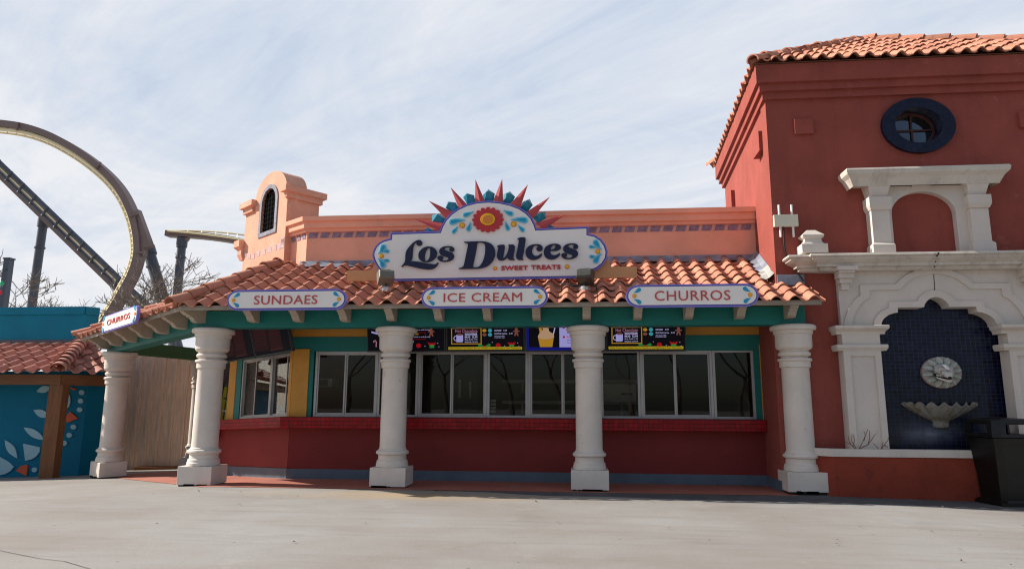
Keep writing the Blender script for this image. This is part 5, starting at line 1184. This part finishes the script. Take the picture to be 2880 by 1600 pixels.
# ================================================================== turquoise hut on the left
Hb = G('b', 290, 1300)
hut = thing('turquoise_hut', (-13, 14.6, gz(-13, 14.6)), 'turquoise hut with tiled awning, brown timber beam and flower panels', 'building')
HY = Hb.y; HX = Hb.x
pz = lambda k, x, y, Y: P(k, x, y, Y).z
hb0, hb1 = pz('u', 300, 185, HY), pz('u', 300, 55, HY)
pw_ = abs(P('u', 690, 700, HY).x-P('u', 555, 700, HY).x)
pt = MB(); pt.box(HX-.12, HX+pw_+.0-.12+.08, HY, HY+.2, gz(HX, HY)-.1, hb0); pt.build('post', 'brownv', hut, bevel=.008)
MB().box(-22, HX+.14, HY-.01, HY+.2, hb0, hb1).build('beam', 'brown', hut, bevel=.008)
rd = Vector((.55, .83516, 0)); rn = Vector((.83516, -.55, 0)); HR = Vector((HX+.14, HY+.0, 0))
HLn = (onplane('z', 309, 1060, HR, rn)-HR).dot(rd)
def hr(v): return HR+rd*v[0]-rn*v[1]+Vector((0, 0, v[2]))
MB(hr).box(.01, HLn, 0, .2, hb0-.01, hb1).build('beam', 'brown', hut, bevel=.008)
WY = HY+.75
wzt = hb1+1.2
xw = P('u', 1030, 900, WY).x
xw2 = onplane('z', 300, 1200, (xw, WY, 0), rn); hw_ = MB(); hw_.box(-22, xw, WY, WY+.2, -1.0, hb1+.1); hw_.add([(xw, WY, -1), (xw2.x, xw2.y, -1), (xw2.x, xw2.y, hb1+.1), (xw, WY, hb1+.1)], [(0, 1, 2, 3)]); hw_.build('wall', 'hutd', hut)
def panel(mat, pts, nm): MB().slab([[XZ('u', x, y, WY-.03) for x, y in pts]], WY-.03, .03).build(nm, mat, hut)
def lens(a, b, w):
    a, b = Vector(a), Vector(b); d_ = b-a; n_ = Vector((-d_.y, d_.x)).normalized()
    return [tuple(a+d_*t+n_*w*math.sin(math.pi*t)) for t in [i/10 for i in range(11)]]+[tuple(b-d_*t-n_*w*math.sin(math.pi*t)) for t in [i/10 for i in range(1, 10)]]
for a, b, w in (((58,880),(213,1108),48),((295,722),(560,880),48),((420,505),(620,590),48),((458,272),(640,215),42)): panel('petal', lens(a, b, w), 'leaf_panel')
for pts in ([(288,925),(500,970),(497,1030),(450,1090),(390,1125),(315,1140)], [(-60,1060),(0,1095),(100,1150),(172,1218),(130,1270),(60,1310),(0,1322),(-60,1320)], [(720,345),(850,280),(878,340),(882,400),(865,460),(815,508),(720,455)], [(690,655),(775,645),(778,700),(755,765),(700,830),(640,870)]): panel('petal', pts, 'fan_panel')
for pts in ([(200,1268),(260,1205),(345,1190),(345,1250),(330,1332)], [(880,525),(980,608),(850,662),(825,640),(832,580)], [(660,890),(705,900),(740,1020),(640,1020)], [(870,215),(960,238),(925,258)]): panel('opetal', pts, 'orange_panel')
for x, y in ((1023,283),(1010,390),(998,500),(920,717),(868,820),(807,920),(430,1255),(655,1095)): panel('petal', [(x+34*math.cos(t), y+31*math.sin(t)) for t in [2*math.pi*i/18 for i in range(18)]], 'dot_panel')
# hut roof
h_e = hb1+.03; hsl = .42; ah = math.atan(hsl); ch, sh_ = math.cos(ah), math.sin(ah); hrun = 1.75
HE = Vector((HX+.28, HY-.22, h_e))
hh_ = Vector((-.539, 1, 0))     # hip direction: equal run behind both eaves
hxk = -hh_.x
ht = MB()
tile_field(ht, HE, Vector((-1, 0, 0)), Vector((0, ch, sh_)), Vector((0, -sh_, ch)), 0, 9.5, hrun/ch, lambda v: v*ch*hxk-.02, lambda v: 9.5, pitch=.34, course=.33, amp=.085, seed=11)
iv = -rn
tile_field(ht, HE, rd, Vector((iv.x*ch, iv.y*ch, sh_)), Vector((-iv.x*sh_, -iv.y*sh_, ch)), 0, HLn+.1, hrun/ch, lambda v: v*ch*hxk-.02, lambda v: HLn+.1, pitch=.34, course=.33, amp=.085, seed=12)
ht.build('roof', 'roofh', hut)
hp2 = HE+hh_*hrun+Vector((0, 0, hsl*hrun))
hcm = MB(); hip_caps(hcm, HE+Vector((.02, -.1, .06)), hp2+Vector((0, 0, .07)), .15, 13, .26); hcm.build('hip_tiles', 'roofh', hut)
hp2v = Vector((hp2.x, hp2.y+.02, 0)); UL = (onplane('v', 1272, 840, hp2v, rn)-hp2v).dot(rd)
uw = MB(); zu = pz('v', 200, 208, hp2.y+.02); zu0 = hp2.z-.25
uw.loft([[(-22, hp2.y+.02, z), (hp2.x, hp2.y+.02, z), (hp2.x+rd.x*UL, hp2.y+.02+rd.y*UL, z-.0), (hp2.x+rd.x*UL-3, hp2.y+rd.y*UL+.6, z), (-22, hp2.y+rd.y*UL+.6, z)] for z in (zu0, zu)])
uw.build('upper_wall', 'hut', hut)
tm = MB(); tm.box(-22, hp2.x-.01, hp2.y-.005, hp2.y+.02, zu-.19, zu-.005); tm.build('parapet_trim', 'hut', hut)
tm = MB(lambda v: Vector((hp2.x, hp2.y+.02, 0))+rd*v[0]-rn*v[1]+Vector((0, 0, v[2]))); tm.box(.0, UL, -.025, 0, zu-.19, zu-.005); tm.build('parapet_trim', 'hut', hut)
fl2 = MB(); fl2.box(-22, hp2.x, hp2.y-.03, hp2.y+.02, hp2.z-.1, hp2.z+.13); fl2.build('flashing', 'post', hut)
fl3 = MB(lambda v: Vector((hp2.x, hp2.y+.02, 0))+rd*v[0]-rn*v[1]+Vector((0, 0, v[2]))); fl3.box(0, UL, -.04, 0, hp2.z-.1, hp2.z+.12); fl3.build('flashing', 'post', hut)

# ================================================================== fence between hut and kiosk
FY = 16.6
fnx = MB(); x = -13.5; r = random.Random(5)
while x < -6.6:
    w = .30+r.uniform(-.02, .02); dy = r.uniform(0, .008)
    fnx.box(x+.004, x+w, FY+dy, FY+.03+dy, -.75, 2.55+r.uniform(-.01, .01)); fnx.box(x-.035, x+.035, FY-.03, FY-.001, -.75, 2.54); x += w
tag(fnx.build('board_fence', 'fence'), 'tall weathered pinkish board fence behind the left porch columns', 'fence')
# white debris block at fence foot
dbm = MB(); p = P('b', 900, 1268, FY-.3); dbm.box(p.x, p.x+1.9, FY-.35, FY-.05, gz(p.x, FY)-.05, gz(p.x, FY)+.10); tag(dbm.build('timber_sleeper', 'brown', bevel=.01), 'dark timber sleeper lying at the foot of the board fence', 'timber')
# ladder
ldt = thing('step_ladder', (-7.7, 14.9, 0), 'lime green step ladder standing between wing wall and board fence', 'ladder')
LY = 14.75
def LP(x, y, dy=0): return P('z', 540+.27952*x, 860+.27952*y, LY+dy)
for (a, b, dy) in (((345, 800), (228, 1500), 0), ((385, 812), (300, 1500), .0)):
    MB().tube([LP(*a, dy), LP(*b, dy)], .03, sq=(.035, .022)).build('rail', 'lime', ldt)
for (a, b) in (((350, 815), (400, 1450)), ((388, 815), (460, 1450))): MB().tube([LP(*a, .35), LP(*b, .9)], .02, sq=(.02, .015)).build('rail', 'lime', ldt)
for t in (.18, .36, .54, .72, .9):
    a = LP(345+(228-345)*t, 800+700*t); b = LP(385+(300-385)*t, 812+688*t); MB().tube([a, b], .02, sq=(.03, .012)).build('tread', 'black' if t < .3 else 'steel', ldt)
pa, pb = LP(305, 815), LP(392, 772); MB().box(pa.x, pb.x, LY-.05, LY+.4, pa.z, pb.z).build('top_cap', 'black', ldt, bevel=.008)
# dark box added in place of the shaded opening beside the wing wall
ctm = thing('dark_filler', (-7.6, 14.2, gz(-7.6, 14.2)), 'added dark box in place of the shaded opening, half hidden behind the front left column', 'filler')
p0_, p1_ = P('h', 355, 1200, 14.3), P('h', 425, 1040, 14.3)
MB().box(p0_.x, p1_.x, 14.3, 14.8, gz(-7.6, 14.3)+.08, p1_.z).build('body', 'black', ctm, bevel=.02)
MB().box(p0_.x-.02, p1_.x+.02, 14.28, 14.82, p1_.z+.001, p1_.z+.05).build('filler_lid', 'black', ctm, bevel=.01)
for xx in (p0_.x+.08, p1_.x-.08): MB().tube([(xx-.02, 14.4, gz(-7.6, 14.3)+.06), (xx+.02, 14.4, gz(-7.6, 14.3)+.06)], .06, 12).build('filler_wheel', 'black', ctm)

# ================================================================== roller coaster
coaster = thing('roller_coaster', (-45, 85, 0), 'tall looping roller coaster with brown spine and cream rails behind the hut', 'roller coaster')
CY = 85
def CP(x, y, dy=0): return P('a', x, y, CY+dy)
lp = [(-400,210),(-250,150),(-120,126),(0,128),(190,155),(365,212),(520,293),(660,387),(790,500),(880,610),(945,735),(985,860),(1003,980),(1000,1080),(965,1200),(905,1315),(840,1431),(760,1560),(690,1680),(620,1800)]
path = open_smooth([(x, y) for x, y in lp], 6)
def offp(path, d):
    out_ = []
    for i, p in enumerate(path):
        t = (path[min(i+1, len(path)-1)]-path[max(i-1, 0)]).normalized(); out_.append(p+Vector((-t.y, t.x))*d)
    return out_
MB().tube([CP(p.x, p.y) for p in path], 1, sq=(.75, .43)).build('track_spine', 'track', coaster)
r1 = [CP(p.x, p.y, -.3) for p in offp(path, 34)]; r2 = [CP(p.x, p.y, .9) for p in offp(path, 58)]
MB().tube(r1, .27, 8).build('rail', 'rail', coaster); MB().tube(r2, .17, 8).build('rail', 'rail', coaster)
tk = MB(); L2 = [CP(p.x, p.y) for p in path]
for i in range(2, len(path)-1, 2):
    tk.tube([L2[i], r1[i], r2[i]], .075, 6)
tk.build('track_ties', 'rail', coaster)
fl_ = MB()
for i in (22, 44, 62, 76): 
    t = (L2[i+1]-L2[i-1]).normalized(); a = offp(path, -30)[i]; b = offp(path, 30)[i]; fl_.tube([CP(a.x, a.y, -.9), CP(b.x, b.y, -.9)], .1, sq=(.12, .12))
fl_.build('track_flange', 'track', coaster)
bkp = [(985,735),(1083,1003),(1030,1015),(1026,1068),(1000,1060),(990,900)]
MB().slab([[XZ('a', x, y, CY-.5) for x, y in bkp]], CY-.5, 1.0).build('bracket', 'track', coaster)
# second track, descending behind
sp2_ = [(-200,280),(0,468),(870,1310),(1090,1510)]
MB().tube([CP(x, y+8, 8) for x, y in sp2_], 1, sq=(.8, .48)).build('track_spine', 'track', coaster)
for o_, mt_, rd_ in ((-42, 'post', .42), (-18, 'rail', .26), (28, 'post', .22)): MB().tube([CP(x+18, y+o_, 7) for x, y in sp2_], rd_, 8).build('rail', mt_, coaster)
tm_ = MB()
for i in range(12):
    t = i/11; x, y = -40+t*950, 420+t*925
    MB().tube([CP(x+40, y-40, 6.6), CP(x-5, y+28, 6.6)], .16, 6).build('track_tie', 'post', coaster)
# third piece, to the right
s3_ = [(1205,915),(1400,925),(1600,948),(1800,985),(2000,1030)]
MB().tube([CP(x, y, 4) for x, y in open_smooth(s3_, 4)], 1, sq=(.7, .40)).build('track_spine', 'track', coaster)
ra = open_smooth([(1205,891),(1400,893),(1600,905),(1750,922),(2000,960)], 4); rb = open_smooth([(1205,893),(1400,910),(1600,935),(1750,958),(2000,1000)], 4)
MB().tube([CP(p.x, p.y, 5) for p in ra], .12, 8).build('rail', 'rail', coaster); MB().tube([CP(p.x, p.y, 3) for p in rb], .14, 8).build('rail', 'rail', coaster)
tt2 = MB()
for i in range(1, len(ra), 2): tt2.tube([CP(ra[i].x, ra[i].y, 5), CP(rb[i].x, rb[i].y, 3)], .07, 6)
tt2.build('track_ties', 'rail', coaster)
def cpost(a, b, dy, r_):
    p, q = CP(*a, dy), CP(*b, dy); e = p+(q-p)*((p.z+.6)/(p.z-q.z)); MB().tube([p, e], r_, 14).build('support_post', 'post', coaster)
    MB().tube([p+(q-p)*.32, p+(q-p)*.325+Vector((0, 0, -.15))], r_*1.22, 14).build('flange', 'post', coaster)
    MB().tube([p+(p-q).normalized()*.2, p+(q-p).normalized()*1.1], r_*1.25, 14).build('flange', 'post', coaster)
cpost((314, 815), (228, 1431), 9, .62); cpost((1062, 1015), (1185, 1431), 3, .76); cpost((1310, 955), (1274, 1350), 4, .58)
MB().slab([[XZ('a', x, y, CY+7.5) for x, y in ((300,760),(375,815),(335,830),(298,820))]], CY+7.5, 1.2).build('bracket', 'track', coaster)
MB().slab([[XZ('a', x, y, CY+3.6) for x, y in ((1280,935),(1345,942),(1330,962),(1292,962))]], CY+3.6, .8).build('bracket', 'track', coaster)

# ================================================================== light pole with bulbs
lpY = 20
lpo = thing('light_pole', (P('a', 0, 1500, lpY).x, lpY, gz(-18, 20)), 'black square pole with string lights above the turquoise hut', 'pole')
p, q = P('a', 66, 1100, lpY), P('a', 22, 1431, lpY); e = Vector((p.x, lpY, gz(p.x, lpY)))
MB().box(p.x-.10, p.x+.10, lpY-.1, lpY+.1, gz(-18, 20)-.1, p.z).build('post', 'post', lpo)
MB().box(p.x-.12, p.x+.12, lpY-.12, lpY+.12, p.z+.001, p.z+.05).build('cap', 'post', lpo)
for (ya, yb_) in ((1165, 1185), (1250, 1300)):
    MB().tube(open_smooth([P('a', 45, ya, lpY-.1), P('a', -10, yb_+18, lpY-.6), P('a', -120, yb_-10, lpY-1.5)], 5), .012, 5).build('string', 'black', lpo)
M['bulbg'] = emit('green_bulb', (.02, .35, .16), 1); M['bulbr'] = emit('red_bulb', (.5, .03, .05), 1)
for (x, y, mt_) in ((12, 1272, 'bulbg'), (3, 1338, 'bulbr')):
    b = P('a', x, y, lpY-.4); MB().lathe(b.x, b.y, [(.01, b.z+.09), (.03, b.z+.06), (.05, b.z), (.035, b.z-.05), (.005, b.z-.07)], 10).build('bulb', mt_, lpo)

# ================================================================== bare trees
def bare_tree(base, height, seed, label, spread=1.0, group='bare trees behind the hut', depth=6, r0=.22, thin=1.0):
    r = random.Random(seed); trunk = MB(); crown = MB()
    def branch(p, d, L, rr_, lv):
        pts = [p]; dd = d.copy(); n = 4
        for i in range(n):
            dd = (dd+Vector((r.uniform(-.28, .28), r.uniform(-.28, .28), r.uniform(-.12, .2)))).normalized(); pts.append(pts[-1]+dd*L/n)
        rs = [rr_*(1-.45*i/n) for i in range(n+1)]
        (trunk if lv >= depth-1 else crown).tube(pts, rs, 7 if lv >= depth-2 else 4)
        if lv <= 0: return
        k = 2 if lv > depth-2 else r.choice((3, 3, 4) if depth > 5 and lv < 4 else (2, 3, 3))
        for i in range(k):
            q = pts[-1] if i < 2 else pts[r.choice((2, 3))]
            az = r.uniform(0, 2*math.pi); an = r.uniform(.35, .95)*spread
            ax = Vector((math.cos(az), math.sin(az), r.uniform(-.2, .5))).normalized()
            nd = (dd*math.cos(an)+ax*math.sin(an)).normalized(); branch(q, nd, L*r.uniform(.62, .82), max(rs[-1]*r.uniform(.6, .8), .016*thin), lv-1)
    branch(Vector(base), Vector((r.uniform(-.15, .15), 0, 1)).normalized(), height*.27, r0, depth)
    o = trunk.build('bare_tree', 'bark'); crown.build('branches', 'bark', o); tag(o, label, 'tree', group); return o
def tb_at(x, Y): p = P('z', x, 900, Y); return (p.x, Y, gz(p.x, Y)-.1)
bare_tree(tb_at(215, 30), 12.5, 21, 'wide bare tree with crooked limbs between hut roof and coaster loop', 1.15, depth=6, r0=.20)
bare_tree(tb_at(345, 36), 13, 24, 'bare tree with fine twigs in front of the coaster strut', 1.1, depth=6, r0=.18)
bare_tree(tb_at(505, 44), 14.5, 29, 'bare tree just left of the bell gable beside the far coaster post', 1.0, depth=6, r0=.18)
bare_tree(tb_at(120, 42), 12.5, 33, 'bare tree farthest left behind the hut wall', 1.1, depth=6, r0=.18)
# trees across the plaza, behind the viewer: they show in the window glass
for i, (x, y, h, sd) in enumerate(((-9, -24, 12, 41), (-4, -19, 10, 47), (-1, -27, 13, 42), (3.5, -20, 11, 49), (7, -25, 12, 43), (10.5, -19, 11, 51), (15, -24, 13, 44), (20, -20, 11, 55), (13, -33, 14, 57), (1, -36, 15, 58), (-15, -20, 12, 59))):
    bare_tree((x, y, 0), h, sd, 'bare tree across the plaza reflected in the kiosk windows', 1.25, 'bare trees across the plaza', depth=6, r0=.2, thin=1.8)
# ================================================================== light
w = bpy.data.worlds.new('World'); scn.world = w; w.use_nodes = True
N, L = w.node_tree.nodes, w.node_tree.links; bg = N['Background']
SUNV = Vector((-1.45, .14, 1)).normalized(); el = math.asin(SUNV.z); az = math.atan2(SUNV.x, SUNV.y)
sky = N.new('ShaderNodeTexSky'); sky.sky_type = 'NISHITA'; sky.sun_disc = False; sky.sun_elevation = el; sky.sun_rotation = az; sky.air_density = 1.0; sky.dust_density = 1.5; sky.ozone_density = 1.5
tcw = N.new('ShaderNodeTexCoord'); sx_ = N.new('ShaderNodeSeparateXYZ'); L.new(tcw.outputs['Generated'], sx_.inputs[0])
zm = N.new('ShaderNodeMath'); zm.operation = 'MAXIMUM'; L.new(sx_.outputs['Z'], zm.inputs[0]); zm.inputs[1].default_value = 0.0
za = N.new('ShaderNodeMath'); za.operation = 'ADD'; L.new(zm.outputs[0], za.inputs[0]); za.inputs[1].default_value = .12
dx = N.new('ShaderNodeMath'); dx.operation = 'DIVIDE'; L.new(sx_.outputs['X'], dx.inputs[0]); L.new(za.outputs[0], dx.inputs[1])
dy = N.new('ShaderNodeMath'); dy.operation = 'DIVIDE'; L.new(sx_.outputs['Y'], dy.inputs[0]); L.new(za.outputs[0], dy.inputs[1])
cbx = N.new('ShaderNodeCombineXYZ'); L.new(dx.outputs[0], cbx.inputs[0]); L.new(dy.outputs[0], cbx.inputs[1])
def cn(scale, rot, stretch, detail, rough, dist, loc=(0, 0, 0)):
    mp = N.new('ShaderNodeMapping'); mp.vector_type = 'TEXTURE'; mp.inputs['Rotation'].default_value = (0, 0, rad(rot)); mp.inputs['Scale'].default_value = stretch; mp.inputs['Location'].default_value = loc; L.new(cbx.outputs[0], mp.inputs[0])
    n = N.new('ShaderNodeTexNoise'); n.inputs['Scale'].default_value = scale; n.inputs['Detail'].default_value = detail; n.inputs['Roughness'].default_value = rough; n.inputs['Distortion'].default_value = dist; L.new(mp.outputs[0], n.inputs['Vector']); return n.outputs['Fac']
c1 = cn(1.0, 140, (1.5, .8, 1), 10, .62, 1.0); c2 = cn(2.4, 148, (2.6, .55, 1), 10, .66, 1.1, (3, 1, 0))
ad = N.new('ShaderNodeMath'); ad.operation = 'MULTIPLY_ADD'; L.new(c2, ad.inputs[0]); ad.inputs[1].default_value = .45; L.new(c1, ad.inputs[2])
rp_ = N.new('ShaderNodeValToRGB'); rp_.color_ramp.elements[0].position = .50; rp_.color_ramp.elements[1].position = .93
rp_.color_ramp.elements[0].color = (.0, .0, .0, 1); rp_.color_ramp.elements[1].color = (1, 1, 1, 1); L.new(ad.outputs[0], rp_.inputs[0])
# cirrus thickness over the blue; towards the horizon the veil closes
hz = N.new('ShaderNodeMapRange'); hz.inputs['From Min'].default_value = 0; hz.inputs['From Max'].default_value = .45; hz.inputs['To Min'].default_value = .42; hz.inputs['To Max'].default_value = 0; L.new(zm.outputs[0], hz.inputs['Value'])
sm2 = N.new('ShaderNodeMath'); sm2.operation = 'ADD'; sm2.use_clamp = True; L.new(rp_.outputs[0], sm2.inputs[0]); L.new(hz.outputs[0], sm2.inputs[1])
# cirrus over the half beyond the kiosk; unseen sky behind darkened to cut fill
sd = N.new('ShaderNodeMapRange'); sd.interpolation_type = 'SMOOTHSTEP'; sd.inputs['From Min'].default_value = -.25; sd.inputs['From Max'].default_value = .45; L.new(sx_.outputs['Y'], sd.inputs['Value'])
zd = N.new('ShaderNodeMapRange'); zd.interpolation_type = 'SMOOTHSTEP'; zd.inputs['From Min'].default_value = .6; zd.inputs['From Max'].default_value = .85; zd.inputs['To Min'].default_value = 1; zd.inputs['To Max'].default_value = .15; L.new(sx_.outputs['Z'], zd.inputs['Value'])
m3 = N.new('ShaderNodeMath'); m3.operation = 'MULTIPLY'; L.new(sd.outputs[0], m3.inputs[0]); L.new(zd.outputs[0], m3.inputs[1])
rv = N.new('ShaderNodeMapRange'); rv.interpolation_type = 'SMOOTHSTEP'; rv.inputs['From Min'].default_value = .3; rv.inputs['From Max'].default_value = .65; rv.inputs['To Max'].default_value = .42; L.new(sx_.outputs['Z'], rv.inputs['Value'])  # bright veil high behind the viewer, added to lift the shaded facade
m5 = N.new('ShaderNodeMath'); m5.operation = 'MAXIMUM'; L.new(m3.outputs[0], m5.inputs[0]); L.new(rv.outputs[0], m5.inputs[1]); m3 = m5
veil = N.new('ShaderNodeMix'); veil.data_type = 'RGBA'; L.new(sm2.outputs[0], veil.inputs['Factor'])
veil.inputs['A'].default_value = (4.35, 5.25, 6.65, 1); veil.inputs['B'].default_value = (7.3, 7.4, 7.7, 1)
mxw = N.new('ShaderNodeMix'); mxw.data_type = 'RGBA'; L.new(m3.outputs[0], mxw.inputs['Factor']); L.new(sky.outputs[0], mxw.inputs['A']); L.new(veil.outputs['Result'], mxw.inputs['B'])
L.new(mxw.outputs['Result'], bg.inputs[0]); bg.inputs[1].default_value = .075
sl_ = bpy.data.lights.new('sun', 'SUN'); sl_.energy = 5.0; sl_.angle = rad(.5); sl_.color = (1, .93, .83)
so_ = bpy.data.objects.new('sun', sl_); so_.rotation_euler = SUNV.to_track_quat('Z', 'Y').to_euler(); COL.objects.link(so_)
vs = scn.view_settings; vs.view_transform = 'Standard'; vs.look = 'None'; vs.gamma = 1; vs.exposure = .65
scn.cycles.filter_width = 1.15; scn.cycles.max_bounces = 6; scn.cycles.transparent_max_bounces = 12; scn.cycles.sample_clamp_indirect = 8
bpy.context.view_layer.update()
